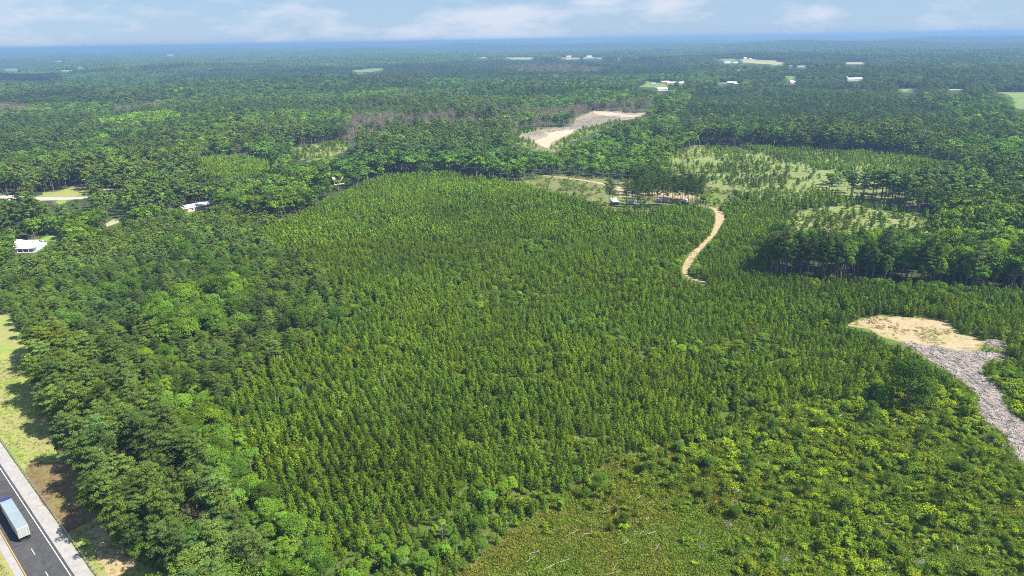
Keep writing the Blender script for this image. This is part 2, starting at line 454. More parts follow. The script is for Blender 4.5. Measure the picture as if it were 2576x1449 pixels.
def form_tall_pine(seed, near, lean=0.4, lo=0.42):
    r = np.random.default_rng(seed)
    h = 21.0
    bx, by = r.normal() * lean, r.normal() * lean
    ax = lambda z: np.array([bx * (z / h) ** 2, by * (z / h) ** 2, z])
    trunk = MB(); trunk.tube([ax(z) for z in (0, h * .35, h * .7, h * .98)], [0.26, 0.21, 0.13, 0.03], 7 if near else 4)
    cent, rad = [], []
    nb = 30 if near else 15
    for i in range(nb):
        t = (i + r.uniform(0, 0.8)) / nb
        z = h * (lo + (0.97 - lo) * t)
        L = (3.3 * math.sin(math.pi * (0.22 + 0.74 * t)) ** 0.8 + 0.25) * r.uniform(0.6, 1.15)
        a = i * 2.4 + r.normal() * 0.4
        for s in ((0.45, 0.95) if L > 1.6 else (0.75,)):
            c = ax(z) + np.array([math.cos(a) * L * s, math.sin(a) * L * s, 0.25 * L * s + r.normal() * 0.15])
            cent.append(c); rad.append(r.uniform(0.75, 1.15) * (0.7 + 0.12 * L))
        if near: trunk.tube([ax(z), ax(z) + np.array([math.cos(a) * L * .9, math.sin(a) * L * .9, 0.2 * L])], [0.06, 0.02], 3)
    for k in range(3):
        z = h * (lo - 0.06 * (k + 1)); a = r.uniform(0, 6.28)
        trunk.tube([ax(z), ax(z) + np.array([math.cos(a) * 1.3, math.sin(a) * 1.3, 0.2])], [0.04, 0.012], 3)
    V, S = lobes(cent, rad, 72 if near else 16, 0.25 if near else 0.6, 0.42 if near else 0.6, r, 0.55, 0.45)
    return V, S, trunk, (M_PINE, M_BARK)

def form_broadleaf(seed, near, slim=1.0, low=False):
    r = np.random.default_rng(seed)
    h = 16.0; R = 4.6 * slim
    trunk = MB(); trunk.tube([(0, 0, 0), (r.normal() * .2, r.normal() * .2, h * .3), (r.normal() * .4, r.normal() * .4, h * .7)], [0.3, 0.24, 0.08], 7 if near else 4)
    cent, rad = [], []
    nl = 34 if near else 15
    for i in range(nl):
        d = r.normal(size=3); d /= np.linalg.norm(d)
        if d[2] < -0.55: d[2] *= -1
        q = r.uniform(0.5, 0.85)
        zc = h * (0.47 if low else 0.56)
        c = np.array([d[0] * R * q, d[1] * R * q, zc + d[2] * h * (0.5 if low else 0.37) * q])
        cent.append(c); rad.append(r.uniform(0.3, 0.46) * R * (1.1 - 0.3 * q))
        if near and i % 3 == 0: trunk.tube([(0, 0, h * r.uniform(.22, .4)), c * [0.5, 0.5, 0.85], c], [0.12, 0.07, 0.03], 4)
    V, S = lobes(cent, rad, 105 if near else 26, 0.235 if near else 0.62, 0.66, r, 0.82, 0.35)
    return V, S, trunk, (M_LEAF, M_BARKG)

def form_shrub(seed, near, h=1.9):
    r = np.random.default_rng(seed)
    cent, rad = [], []
    n = r.integers(5, 9)
    for i in range(n):
        a = r.uniform(0, 6.28); q = r.uniform(0, 0.75) * h * 0.6
        cent.append((math.cos(a) * q, math.sin(a) * q, h * r.uniform(0.3, 0.72))); rad.append(h * r.uniform(0.2, 0.36))
    V, S = lobes(cent, rad, 34 if near else 12, 0.15 if near else 0.28, 0.62, r, 0.95, 0.3)
    st = MB()
    for i in range(3): st.tube([(0, 0, 0), cent[i]], [0.03, 0.012], 4)
    return V, S, st, (M_SHRUB, M_BARKG)

def form_weed(seed):
    r = np.random.default_rng(seed)
    n = 30
    C = r.normal(size=(n, 3)) * [0.42, 0.42, 0.12] + [0, 0, 0.24]
    C[:, 2] = np.abs(C[:, 2])
    V = kites(C, r.normal(size=(n, 3)) * 0.8 + [0, 0, 0.55], 0.17, 0.5, r)
    return V, r.uniform(0.7, 1.3, n), None, (M_GRASS, M_BARK)

def branchy(mb, r, p, d, L, rad, depth):
    q = p + d * L
    mid = (p + q) / 2 + r.normal(size=3) * L * 0.06
    mb.tube([p, mid, q], [rad, rad * 0.8, rad * 0.55], 5 if depth > 1 else 3)
    if depth == 0: return
    for k in range(3):
        nd = d + r.normal(size=3) * 0.55; nd[2] += 0.15; nd /= np.linalg.norm(nd)
        branchy(mb, r, p + d * L * r.uniform(0.55, 1.0), nd, L * r.uniform(0.5, 0.7), rad * 0.5, depth - 1)

def form_dead(seed, leafy=True):
    r = np.random.default_rng(seed)
    mb = MB(); mb.tube([(0, 0, 0), (r.normal() * .2, r.normal() * .2, 8), (r.normal() * .5, r.normal() * .5, 15.5)], [0.22, 0.15, 0.03], 5)
    V = []; S = []
    for k in range(11):
        z = 6 + k * 0.85; a = k * 2.4
        d = np.array([math.cos(a), math.sin(a), 0.6]); d /= np.linalg.norm(d)
        branchy(mb, r, np.array([0, 0, z]), d, 2.6 * (1.15 - k / 13), 0.06, 1)
    n = 240 if leafy else 6
    C = np.array([0, 0, 11.0]) + r.normal(size=(n, 3)) * [1.5, 1.5, 2.4]
    V = kites(C, r.normal(size=(n, 3)) + [0, 0, .4], 0.34, 0.5, r)
    return V, r.uniform(0.6, 1.3, n), mb, (M_DRY, M_DEADW)

def lump(r, c, rad, hh):
    """one far crown: an uneven low-poly dome"""
    V, F = [], []
    rings = ((0.0, 0.75), (0.4, 1.0), (0.75, 0.75), (0.95, 0.35))
    k = 7
    for z, q in rings:
        for i in range(k):
            a = 2 * math.pi * (i + 0.5 * (z > 0.3)) / k + r.normal() * 0.12
            rr = rad * q * r.uniform(0.75, 1.2)
            V.append((c[0] + math.cos(a) * rr, c[1] + math.sin(a) * rr, c[2] + hh * (z + r.normal() * 0.06)))
    V.append((c[0], c[1], c[2] + hh))
    for j in range(3):
        for i in range(k):
            w = (i + 1) % k
            F.append((j * k + i, j * k + w, (j + 1) * k + w, (j + 1) * k + i))
    for i in range(k): F.append((3 * k + i, 3 * k + (i + 1) % k, 4 * k))
    return V, F

def form_far(seed):
    r = np.random.default_rng(seed)
    mb = MB(); sh = []
    for i in range(34):
        a = r.uniform(0, 6.28); q = 30 * math.sqrt(r.uniform())
        h = r.uniform(11, 21); w = r.uniform(3.2, 5.4)
        v, f = lump(r, (math.cos(a) * q, math.sin(a) * q, h * 0.25), w, h * 0.75)
        mb.add(v, f); sh += [r.uniform(0.72, 1.25)] * len(f)
    me = mb.mesh('far_canopy', M_LEAF)
    at = me.attributes.new('leaf_shade', 'FLOAT', 'FACE'); at.data.foreach_set('value', np.array(sh) * r.uniform(0.85, 1.15, len(sh)))
    return me

class Forms:
    """the forms of one kind: whole meshes for the mass, trunk and crown meshes for single plants"""
    def __init__(s, name, items):
        s.col = bpy.data.collections.new(name + '_forms'); s.whole = []; s.parts = []
        for k, (V, S, wood, mats) in enumerate(items):
            me = quad_mesh('%s_form' % name, V, mats, S, wood)
            o = bpy.data.objects.new('%s_form_%02d' % (name, k), me); s.col.objects.link(o)
            cr = quad_mesh('crown', V, mats[:1], S)
            tr = wood.mesh('trunk', mats[1]) if wood else None
            s.whole.append(me); s.parts.append((cr, tr))

NEARN = 5
F_YP = Forms('young_pine', [form_young_pine(100 + i, True) for i in range(5)] + [form_young_pine(120 + i, False) for i in range(5)])
F_TP = Forms('tall_pine', [form_tall_pine(200 + i, True) for i in range(5)] + [form_tall_pine(220 + i, False) for i in range(5)])
F_BL = Forms('broadleaf', [form_broadleaf(300 + i, True, (1, .85, 1.1, .7, 1.2)[i]) for i in range(5)] + [form_broadleaf(320 + i, False, (1, .8, 1.15, .7, 1.2)[i]) for i in range(5)] + [form_broadleaf(340 + i, True, (1.15, 1.0)[i], True) for i in range(2)])
F_SH = Forms('shrub', [form_shrub(400 + i, True, (1.9, 1.5, 2.3, 1.7, 2.0)[i]) for i in range(5)] + [form_shrub(420 + i, False) for i in range(5)])
F_WD = Forms('weed', [form_weed(500 + i) for i in range(5)])
F_DT = Forms('dead_tree', [form_dead(600 + i, i < 4) for i in range(6)])
FARCOL = bpy.data.collections.new('far_canopy_forms')
for i in range(6):
    FARCOL.objects.link(bpy.data.objects.new('far_canopy_form_%02d' % i, form_far(700 + i)))

# ------------------------------------------------------------------ scatter node group
def scatter(name, coll, pos, rot, scl, idx, tint, label, cat):
    me = bpy.data.meshes.new(name)
    me.vertices.add(len(pos)); me.vertices.foreach_set('co', np.asarray(pos, np.float32).ravel())
    def at(n, ty, key, arr):
        a = me.attributes.new(n, ty, 'POINT'); a.data.foreach_set(key, np.asarray(arr).ravel())
    at('turn', 'FLOAT_VECTOR', 'vector', np.stack([np.zeros(len(pos)), np.zeros(len(pos)), rot], -1).astype(np.float32))
    at('size', 'FLOAT_VECTOR', 'vector', np.asarray(scl, np.float32))
    at('form', 'INT', 'value', np.asarray(idx, np.int32))
    at('tint', 'FLOAT_VECTOR', 'vector', np.asarray(tint, np.float32))
    o = bpy.data.objects.new(name, me); COL.objects.link(o)
    g = bpy.data.node_groups.new(name, 'GeometryNodeTree')
    g.interface.new_socket('Geometry', in_out='INPUT', socket_type='NodeSocketGeometry')
    g.interface.new_socket('Geometry', in_out='OUTPUT', socket_type='NodeSocketGeometry')
    gi = N(g, 'NodeGroupInput'); go = N(g, 'NodeGroupOutput')
    ci = N(g, 'GeometryNodeCollectionInfo'); ci.inputs['Collection'].default_value = coll
    ci.inputs['Separate Children'].default_value = True; ci.inputs['Reset Children'].default_value = True
    ip = N(g, 'GeometryNodeInstanceOnPoints'); ip.inputs['Pick Instance'].default_value = True
    def na(n, ty):
        q = N(g, 'GeometryNodeInputNamedAttribute', data_type=ty); q.inputs['Name'].default_value = n
        return next(s for s in q.outputs if s.enabled and s.name == 'Attribute')
    L = g.links.new
    L(gi.outputs[0], ip.inputs['Points']); L(ci.outputs[0], ip.inputs['Instance'])
    L(na('form', 'INT'), ip.inputs['Instance Index']); L(na('turn', 'FLOAT_VECTOR'), ip.inputs['Rotation']); L(na('size', 'FLOAT_VECTOR'), ip.inputs['Scale'])
    L(ip.outputs[0], go.inputs[0])
    md = o.modifiers.new('scatter', 'NODES'); md.node_group = g
    return tag(o, label, cat, kind='stuff')

# ------------------------------------------------------------------ ground sheets
def densify(P, step):
    out = []
    n = len(P)
    for i in range(n):
        a, b = P[i], P[(i + 1) % n]
        k = max(1, int(np.linalg.norm(b - a) / step))
        for q in range(k): out.append(a + (b - a) * q / k)
    return np.array(out)

def sheet_world(name, P, off, material, step=4.0, ragged=0.5, kind='structure', parent=None):
    P = densify(np.array(P, float), step * 0.5)
    if ragged:
        P = P + np.stack([fnoise(P[:, 0], P[:, 1], step * 1.3, 31) - .5, fnoise(P[:, 0], P[:, 1], step * 1.3, 37) - .5], -1) * 2 * ragged
    lo, hi = P.min(0), P.max(0)
    g = np.stack(np.meshgrid(np.arange(lo[0] + step * .5, hi[0], step), np.arange(lo[1] + step * .5, hi[1], step)), -1).reshape(-1, 2)
    if len(g):
        g = g[inpoly(g[:, 0], g[:, 1], P)]
    n = len(P)
    V, _, F, _, _, _ = delaunay_2d_cdt([Vector(p) for p in P] + [Vector(p) for p in g], [(i, (i + 1) % n) for i in range(n)], [], 1, 1e-4)
    v = np.array([(p[0], p[1]) for p in V])
    z = hgt(v[:, 0], v[:, 1]) + off
    me = bpy.data.meshes.new(name); me.from_pydata(np.column_stack([v, z]).tolist(), [], [list(f) for f in F])
    bad = [p.index for p in me.polygons if p.normal.z < 0]
    if bad:
        fs = [list(f) for f in F]
        for i in bad: fs[i].reverse()
        me.clear_geometry(); me.from_pydata(np.column_stack([v, z]).tolist(), [], fs)
    me.materials.append(material)
    o = bpy.data.objects.new(name, me); COL.objects.link(o)
    if parent: o.parent = parent
    if kind: o['kind'] = kind
    return o

def sheet(name, pxpoly, off, material, step=4.0, ragged=0.5, hide=True):
    mark_open(pxpoly, hide)
    return sheet_world(name, [ground(*p) for p in pxpoly], off, material, step, ragged)

def smooth_line(P, step=2.0):
    P = [np.array(p, float) for p in P]
    Q = [2 * P[0] - P[1]] + P + [2 * P[-1] - P[-2]]
    out = []
    for i in range(1, len(Q) - 2):
        k = max(2, int(np.linalg.norm(Q[i + 1] - Q[i]) / step))
        for t in np.linspace(0, 1, k, endpoint=False):
            a, b, c, d = Q[i - 1], Q[i], Q[i + 1], Q[i + 2]
            out.append(0.5 * ((2 * b) + (-a + c) * t + (2 * a - 5 * b + 4 * c - d) * t * t + (-a + 3 * b - 3 * c + d) * t ** 3))
    out.append(P[-1])
    return np.array(out)

def ribbon(pxline, widths):
    L = smooth_line([ground(*p) for p in pxline])
    w = np.interp(np.linspace(0, 1, len(L)), np.linspace(0, 1, len(widths)), widths) / 2
    t = np.gradient(L, axis=0); t /= np.linalg.norm(t, axis=1, keepdims=True)
    n = np.stack([-t[:, 1], t[:, 0]], -1)
    return np.vstack([L + n * w[:, None], (L - n * w[:, None])[::-1]])

def open_world(P, z=0.0, hide=True, grow=0):
    P = np.asarray(P)
    px, py = project(P[:, 0], P[:, 1], hgt(P[:, 0], P[:, 1]) + z)
    if grow:
        c = np.array([px.mean(), py.mean()]); px = c[0] + (px - c[0]) * (1 + grow); py = c[1] + (py - c[1]) * (1 + grow)
    mark_open(list(zip(px, py)), hide)

M_GRASSLAND = patchy('mown verge grass', [(0.29, 0.36, 0.075), (0.38, 0.39, 0.12), (0.21, 0.30, 0.055), (0.36, 0.31, 0.15)], [0, 0.09, 0.35, 0.05])
M_FIELD = patchy('pasture', [(0.20, 0.30, 0.07), (0.27, 0.31, 0.11), (0.15, 0.25, 0.06)], [0, 0.02, 0.07], bump=0)
M_HAY = patchy('hay field', [(0.42, 0.40, 0.2), (0.33, 0.36, 0.17), (0.48, 0.43, 0.25)], [0, 0.02, 0.06], bump=0)
M_LAWN = patchy('bright lawn', [(0.25, 0.40, 0.06), (0.31, 0.42, 0.08), (0.2, 0.33, 0.06)], [0, 0.08, 0.3], bump=0.2)
M_SAND = patchy('sandy track', [(0.50, 0.39, 0.24), (0.6, 0.5, 0.34), (0.36, 0.3, 0.14), (0.44, 0.32, 0.18)], [0, 0.2, 0.45, 0.1], bump=0.6)
M_CLAY = patchy('orange clay', [(0.46, 0.32, 0.20), (0.56, 0.43, 0.31), (0.42, 0.25, 0.15), (0.33, 0.31, 0.12), (0.5, 0.4, 0.28)], [0, 0.1, 0.22, 0.05, 0.5], bump=0.6)
M_PINKCLAY = patchy('pale pink clay', [(0.62, 0.46, 0.34), (0.7, 0.56, 0.45), (0.45, 0.36, 0.25)], [0, 0.06, 0.2], bump=0.3)
M_MULCH = patchy('grey wood mulch', [(0.33, 0.285, 0.265), (0.48, 0.435, 0.41), (0.17, 0.13, 0.12), (0.38, 0.32, 0.28)], [0, 0.8, 1.6, 0.2], bump=1.0)
M_STRAW = patchy('brown pine straw', [(0.24, 0.14, 0.085), (0.33, 0.21, 0.13), (0.15, 0.10, 0.06), (0.22, 0.2, 0.07)], [0, 0.3, 0.7, 0.1], bump=0.6)
M_GRAVEL = patchy('pale gravel road', [(0.52, 0.49, 0.44), (0.6, 0.57, 0.53), (0.42, 0.38, 0.33)], [0, 0.1, 0.4], bump=0.2)

# --- highway frame: along = travel direction, across = to its right
RT = np.array([-0.7195, 0.6945]); RN = np.array([0.6945, 0.7195]); RO = np.array([-132.65, 152.8])
def road(s, a): return RO + RT * s + RN * a
def strip(s0, s1, a0, a1): return [road(s0, a0), road(s1, a0), road(s1, a1), road(s0, a1)]

M_ASPH = patchy('dark asphalt', [(0.085, 0.085, 0.09), (0.105, 0.105, 0.11), (0.065, 0.065, 0.07)], [0, 0.08, 0.5], rough=0.85, bump=0.1)
M_CONC = patchy('pale worn shoulder', [(0.41, 0.39, 0.385), (0.46, 0.44, 0.435), (0.35, 0.33, 0.33)], [0, 0.1, 0.6], rough=0.9, bump=0.1)
M_WHITE = plain('white road paint', (0.6, 0.6, 0.58), 0.6, var=0.08, scale=2)
M_YELLOW = plain('yellow road paint', (0.5, 0.29, 0.05), 0.6, var=0.1, scale=2)

shoulder = sheet_world('road_shoulder', strip(-70, 400, -1.75, 11.0), 0.045, M_CONC, 6, 0)
highway = sheet_world('highway', strip(-70, 400, -0.18, 7.95), 0.055, M_ASPH, 6, 0)
sheet_world('edge_line', strip(-70, 400, -0.02, 0.17), 0.062, M_YELLOW, 6, 0, None, highway)['label'] = 'yellow edge line'
sheet_world('edge_line', strip(-70, 400, 7.2, 7.38), 0.062, M_WHITE, 6, 0, None, highway)
s0 = float((ground(101.5 * 1.0, 1393.0) - RO) @ RT)      # a dash seen in the photograph fixes the phase
d_mid = ground(80.5, 1389.5)
s_d = float((d_mid - RO) @ RT)
for k in range(-5, 12):
    c = s_d + k * 11.9
    sheet_world('lane_dash', strip(c - 1.55, c + 1.55, 3.55, 3.69), 0.062, M_WHITE, 4, 0, None, highway)
median = sheet_world('grass_median', strip(-70, 400, -30, -1.75), 0.03, M_GRASSLAND, 5, 0.0)
TREE_EDGE = [(-60, 720), (-20, 740), (62, 852), (95, 930), (104, 1000), (125, 1080), (140, 1135), (180, 1200), (218, 1270), (245, 1340), (295, 1390), (372, 1425), (430, 1460), (520, 1560)]
verge_px = [tuple(p) for p in TREE_EDGE]
vw = [ground(*p) for p in verge_px] + [road(-60, 11.0), road(140, 11.0)]
verge = sheet_world('grass_verge', vw, 0.035, M_GRASSLAND, 3, 0.3)
open_world(vw + [road(140, -30), road(-60, -30)], hide=False)
open_world(np.array(strip(-90, 400, -60, 12.5)), hide=False)
straw = sheet_world('pine_straw_strip', [road(-14, 11.3), road(8, 11.3), road(26, 11.4), road(31, 15), road(24, 21), road(10, 24), road(-4, 24), road(-12, 20)], 0.06, M_STRAW, 2, 0.9)
claypath = sheet_world('clay_path', [road(-40, 13.5), road(-17, 14.5), road(-12, 18), road(-18, 20), road(-40, 19)], 0.07, M_SAND, 2, 0.9)

# --- tracks, clay pad, slash
tr1 = ribbon([(1362, 441), (1440, 450), (1500, 459), (1545, 470), (1572, 482), (1578, 496)], [3.2, 3.6, 4.5, 5.5, 10, 13])
open_world(tr1); sheet_world('sandy_track', tr1, 0.10, M_SAND, 2.5, 0.5)
tr2 = ribbon([(1786, 522), (1804, 530), (1811, 545), (1806, 566), (1793, 590), (1768, 616), (1744, 641), (1729, 664), (1724, 684), (1738, 700), (1776, 711)], [3, 5.5, 6, 4, 2.8, 2.8, 3.2, 3.8, 3.8, 3, 2])
open_world(tr2); sheet_world('sandy_track', tr2, 0.10, M_SAND, 2, 0.5)
S5 = lambda p: Zm(2500, 900, 2.8986, p)
pad = S5([(140, 215), (260, 165), (390, 150), (560, 160), (800, 165), (960, 195), (1030, 260), (1100, 310), (1220, 335), (1290, 370), (1200, 430), (1060, 440), (900, 400), (760, 390), (600, 355), (420, 305), (330, 245)])
sheet('clay_pad_margin', S5([(110, 225), (250, 158), (390, 140), (560, 148), (800, 155), (980, 185), (1060, 255), (1130, 305), (1260, 330), (1330, 375), (1230, 445), (1060, 452), (880, 415), (740, 400), (580, 365), (400, 312), (310, 255)]), 0.06, patchy('dry grass', [(0.36, 0.31, 0.13), (0.3, 0.3, 0.1), (0.45, 0.35, 0.18)], [0, 0.2, 0.5]), 2.5, 0.9)
sheet('clay_pad', pad, 0.09, M_CLAY, 2.5, 0.9)
slash_px = S5([(600, 360), (760, 388), (900, 412), (1040, 442), (1240, 448), (1430, 462), (1510, 505), (1350, 512), (1300, 560), (1270, 620), (1330, 680), (1420, 740), (1480, 830), (1480, 900), (1560, 990), (1658, 1060), (1760, 1120), (1800, 1480), (1658, 1425), (1600, 1390), (1540, 1280), (1500, 1180),
               (1420, 1130), (1330, 1060), (1250, 960), (1270, 850), (1200, 780), (1080, 690), (1000, 610), (860, 540), (760, 460), (640, 390)])
sheet('slash_lane', slash_px, 0.12, M_MULCH, 2, 0.7)
slash2_px = S5([(1295, 345), (1400, 342), (1510, 395), (1450, 422), (1350, 392)])
sheet('slash_lane', slash2_px, 0.11, M_MULCH, 2, 0.6)

# --- clear-cut and camp ground, lanes by the houses
S3 = lambda p: Zm(1100, 280, 2.862, p)
sheet('clearcut_ground', S3([(1290, 385), (1330, 350), (1480, 318), (1640, 300), (1760, 285), (1800, 215), (1950, 150), (2100, 150), (2300, 175), (2420, 160), (2330, 215), (2150, 235), (1950, 290), (1800, 320), (1690, 385), (1560, 480), (1480, 455), (1380, 400)]), 0.15, patchy('cut-over ground', [(0.32, 0.25, 0.18), (0.2, 0.2, 0.09), (0.42, 0.34, 0.26)], [0, 0.04, 0.1], bump=0.3), 6, 3.0, hide=False)
sheet('clearcut_clay', S3([(1440, 415), (1560, 365), (1520, 335), (1640, 318), (1780, 310), (1760, 345), (1660, 385), (1590, 420), (1560, 470), (1500, 455)]), 0.25, M_PINKCLAY, 5, 1.2)
sheet('clearcut_clay', S3([(1940, 155), (2080, 160), (2200, 180), (2300, 190), (2400, 165), (2300, 205), (2130, 205), (1960, 180)]), 0.3, M_PINKCLAY, 6, 1.2)
sheet_world('camp_grass', [ground(*p) for p in [(1590, 480), (1640, 472), (1750, 478), (1830, 492), (1800, 522), (1700, 524), (1600, 522), (1530, 512), (1560, 500)]], 0.05, patchy('camp grass', [(0.17, 0.22, 0.055), (0.27, 0.26, 0.1), (0.12, 0.17, 0.04)], [0, 0.08, 0.3]), 3, 1.0)
sheet('sand_yard', [(1605, 484), (1650, 478), (1720, 486), (1760, 497), (1720, 503), (1640, 496)], 0.09, M_SAND, 3, 1.0)
S2a = lambda p: Zm(0, 520, 6.44, p)
gravel = sheet('gravel_road', S2a([(-200, 385), (0, 400), (230, 415), (400, 440), (640, 458), (1290, 462), (1700, 455), (1700, 490), (1300, 515), (800, 530), (560, 522), (200, 525), (0, 500), (-200, 490)]), 0.12, M_GRAVEL, 5, 0.3, hide=False)
mark_open(S2a([(-100, 395), (0, 400), (230, 415), (400, 440), (380, 500), (0, 500)])); mark_open(S2a([(760, 462), (1290, 464), (1290, 510), (800, 528)])); mark_open(S2a([(1540, 455), (1700, 455), (1690, 490), (1560, 495)]))
sheet('grass_bank', S2a([(640, 455), (820, 420), (840, 370), (1120, 350), (1340, 290), (1420, 220), (1560, 200), (1720, 340), (1700, 450), (1290, 458)]), 0.1, M_GRASSLAND, 5, 1.0)
sheet('grass_bank', S2a([(1960, 300), (2300, 310), (2280, 355), (2100, 355)]), 0.1, M_HAY, 5, 1.0)
sheet('sand_yard', S2a([(1380, 130), (1480, 128), (1480, 150), (1390, 152)]), 0.1, M_SAND, 5, 0.5)
sheet('sand_yard', S2a([(1860, 190), (2110, 200), (2110, 220), (1900, 210)]), 0.1, M_SAND, 5, 0.5)
sheet('lawn', S2a([(1070, 535), (1280, 520), (1270, 570), (1130, 605)]), 0.1, M_LAWN, 4, 0.5)
sheet('lawn', S2a([(740, 1285), (900, 1225), (1120, 1180), (1170, 1190), (1160, 1300), (760, 1310)]), 0.1, M_LAWN, 4, 0.5)
sheet('grass_lane', S2a([(1600, 1080), (1760, 1010), (1800, 1030), (1740, 1070), (1640, 1095)]), 0.1, M_LAWN, 4, 0.5)
sheet('grass_lane', S2a([(2030, 990), (2100, 940), (2250, 870), (2330, 850), (2550, 800), (2520, 830), (2330, 890), (2280, 960), (2080, 1035)]), 0.1, M_HAY, 4, 0.8)
sheet('field_strip', Zm(480, 520, 9.057, [(1880, 370), (2200, 330), (2200, 350), (1900, 392)]), 0.1, M_HAY, 4, 0.3)

# --- far fields
S6 = lambda p: Zm(2080, 160, 4.6, p)
S7 = lambda p: Zm(1400, 150, 4.6, p)
S8 = lambda p: Zm(0, 150, 4.6, p)
S9 = lambda p: Zm(2350, 180, 3.568, p)
S10 = lambda p: Zm(1880, 220, 10.73, p)
FIELDS = [(M_FIELD, Zm(0, 0, 1.677, [(1770, 357), (1830, 348), (1920, 344), (1938, 351), (1870, 363), (1800, 365)])),
          (M_FIELD, S6([(300, 64), (620, 78), (620, 112), (560, 142), (480, 132), (400, 104)])), (M_HAY, S6([(110, 78), (300, 68), (320, 78), (130, 84)])),
          (M_HAY, S6([(640, 84), (760, 78), (1240, 112), (1260, 150), (1000, 150), (700, 132)])), (M_HAY, S6([(1070, 150), (1380, 164), (1380, 177), (1080, 167)])),
          (M_HAY, S6([(1435, 172), (1575, 172), (1540, 196), (1440, 190)])), (M_FIELD, S6([(1210, 306), (1430, 317), (1390, 362), (1335, 372), (1320, 336), (1220, 322)])),
          (M_HAY, S6([(2100, 124), (2370, 124), (2370, 150), (2110, 148)])), (M_FIELD, S6([(285, 392), (470, 404), (470, 424), (300, 412)])),
          (M_FIELD, S6([(780, 398), (850, 402), (830, 416), (780, 412)])),
          (M_HAY, S7([(150, 94), (300, 97), (300, 116), (160, 113)])), (M_HAY, S7([(370, 95), (470, 91), (590, 104), (740, 103), (960, 101), (860, 132), (640, 132), (590, 118)])),
          (M_HAY, S7([(1180, 103), (1340, 105), (1560, 109), (1560, 127), (1360, 119)])), (M_HAY, S7([(1580, 122), (1640, 94), (1740, 98), (1770, 116)])),
          (M_HAY, S7([(1790, 108), (2010, 114), (2010, 126), (1800, 121)])), (M_HAY, S7([(2060, 108), (2180, 113), (2170, 127), (2060, 121)])), (M_FIELD, S7([(2210, 60), (2320, 45), (2300, 58), (2230, 76)])),
          (M_FIELD, S8([(0, 260), (290, 247), (270, 290), (220, 297), (20, 277)])), (M_HAY, S8([(300, 250), (410, 248), (410, 260), (300, 262)])), (M_HAY, S8([(570, 247), (660, 250), (650, 266), (580, 263)])),
          (M_FIELD, S8([(1035, 232), (1180, 227), (1210, 275), (1205, 302), (1150, 302), (1140, 262), (1040, 256)])), (M_HAY, S8([(2260, 60), (2350, 54), (2440, 70), (2340, 87)])),
          (M_HAY, S8([(740, 150), (890, 148), (880, 160), (760, 160)])), (M_HAY, S8([(820, 282), (1000, 280), (1000, 296), (840, 296)])),
          (M_FIELD, S9([(1220, 314), (1450, 308), (1450, 330), (1280, 347)])), (M_FIELD, S9([(2280, 352), (2700, 345), (2700, 530), (2500, 525), (2470, 440), (2400, 372)])),
          (M_HAY, S9([(1770, 315), (1930, 312), (1920, 325), (1780, 328)])),
          (M_FIELD, S10([(330, 455), (630, 352), (620, 255), (780, 248), (810, 325), (1300, 300), (1330, 400), (1290, 560), (1040, 575), (1000, 480), (850, 455), (600, 445)])), (M_FIELD, S10([(1680, 290), (1750, 255), (1850, 205), (1870, 230), (1800, 320), (1690, 340)])),
          (M_PINKCLAY, S10([(165, 450), (260, 445), (255, 505), (210, 505)]))]
for fm, fp in FIELDS:
    sheet('field', fp, 0.5, fm, 25, 6.0)
    OPENR |= inpoly(gx, gy - 4, fp)

# ------------------------------------------------------------------ buildings' open ground is reserved before anything is planted
def reserve(poly): mark_open(poly, True)
HOUSE_PX = Zm(0, 640, 7.244, [(350, 600), (470, 560), (830, 570), (960, 660), (960, 720), (800, 850), (520, 880), (440, 740)])
BARN_PX = Zm(480, 520, 9.057, [(640, 1000), (860, 940), (1120, 850), (1180, 800), (1340, 830), (1370, 880), (1290, 960), (1000, 1010), (900, 1050)])
TAN_PX = Zm(960, 500, 18.117, [(760, 640), (860, 590), (1020, 590), (1180, 600), (1160, 760), (1200, 860), (1000, 960), (820, 960)])
for pp in (HOUSE_PX, BARN_PX, TAN_PX,
           S6([(2130, 330), (2325, 330), (2325, 385), (2130, 385)]), S6([(1985, 332), (2100, 335), (2100, 350), (1985, 348)]), S6([(475, 392), (615, 395), (615, 438), (475, 420)]),
           S6([(440, 128), (600, 134), (600, 146), (440, 142)]), S6([(1320, 380), (1395, 380), (1395, 420), (1320, 420)]), S6([(620, 240), (670, 240), (670, 258), (620, 258)]),
           S10([(1020, 460), (1290, 460), (1290, 575), (1020, 575)]), S10([(1150, 280), (1540, 280), (1540, 385), (1150, 340)]),
           [(1530, 492), (1560, 488), (1562, 516), (1530, 516)], [(1566, 500), (1606, 500), (1606, 516), (1566, 516)], [(1645, 492), (1688, 492), (1688, 512), (1645, 512)]):
    reserve(pp)

# ------------------------------------------------------------------ ground
ang = np.concatenate([np.radians(np.arange(-62, 62.01, 0.4)), np.radians(np.arange(66, 298, 6))])
rad = np.concatenate([[25, 60], np.geomspace(85, 48000, 380)])
A, R = np.meshgrid(ang, rad)
GX, GY = R * np.sin(A), R * np.cos(A)
GZ = hgt(GX, GY)
na_, nr_ = len(ang), len(rad)
gv = np.column_stack([GX.ravel(), GY.ravel(), GZ.ravel()])
gv = np.vstack([gv, [[0, 0, 0]]])
ii, jj = np.meshgrid(np.arange(nr_ - 1), np.arange(na_), indexing='ij')
kk = (jj + 1) % na_
gf = np.stack([ii * na_ + jj, (ii + 1) * na_ + jj, (ii + 1) * na_ + kk, ii * na_ + kk], -1).reshape(-1, 4)
gme = bpy.data.meshes.new('ground')
gme.from_pydata(gv.tolist(), [], gf.tolist() + [(len(gv) - 1, j, (j + 1) % na_) for j in range(na_)])
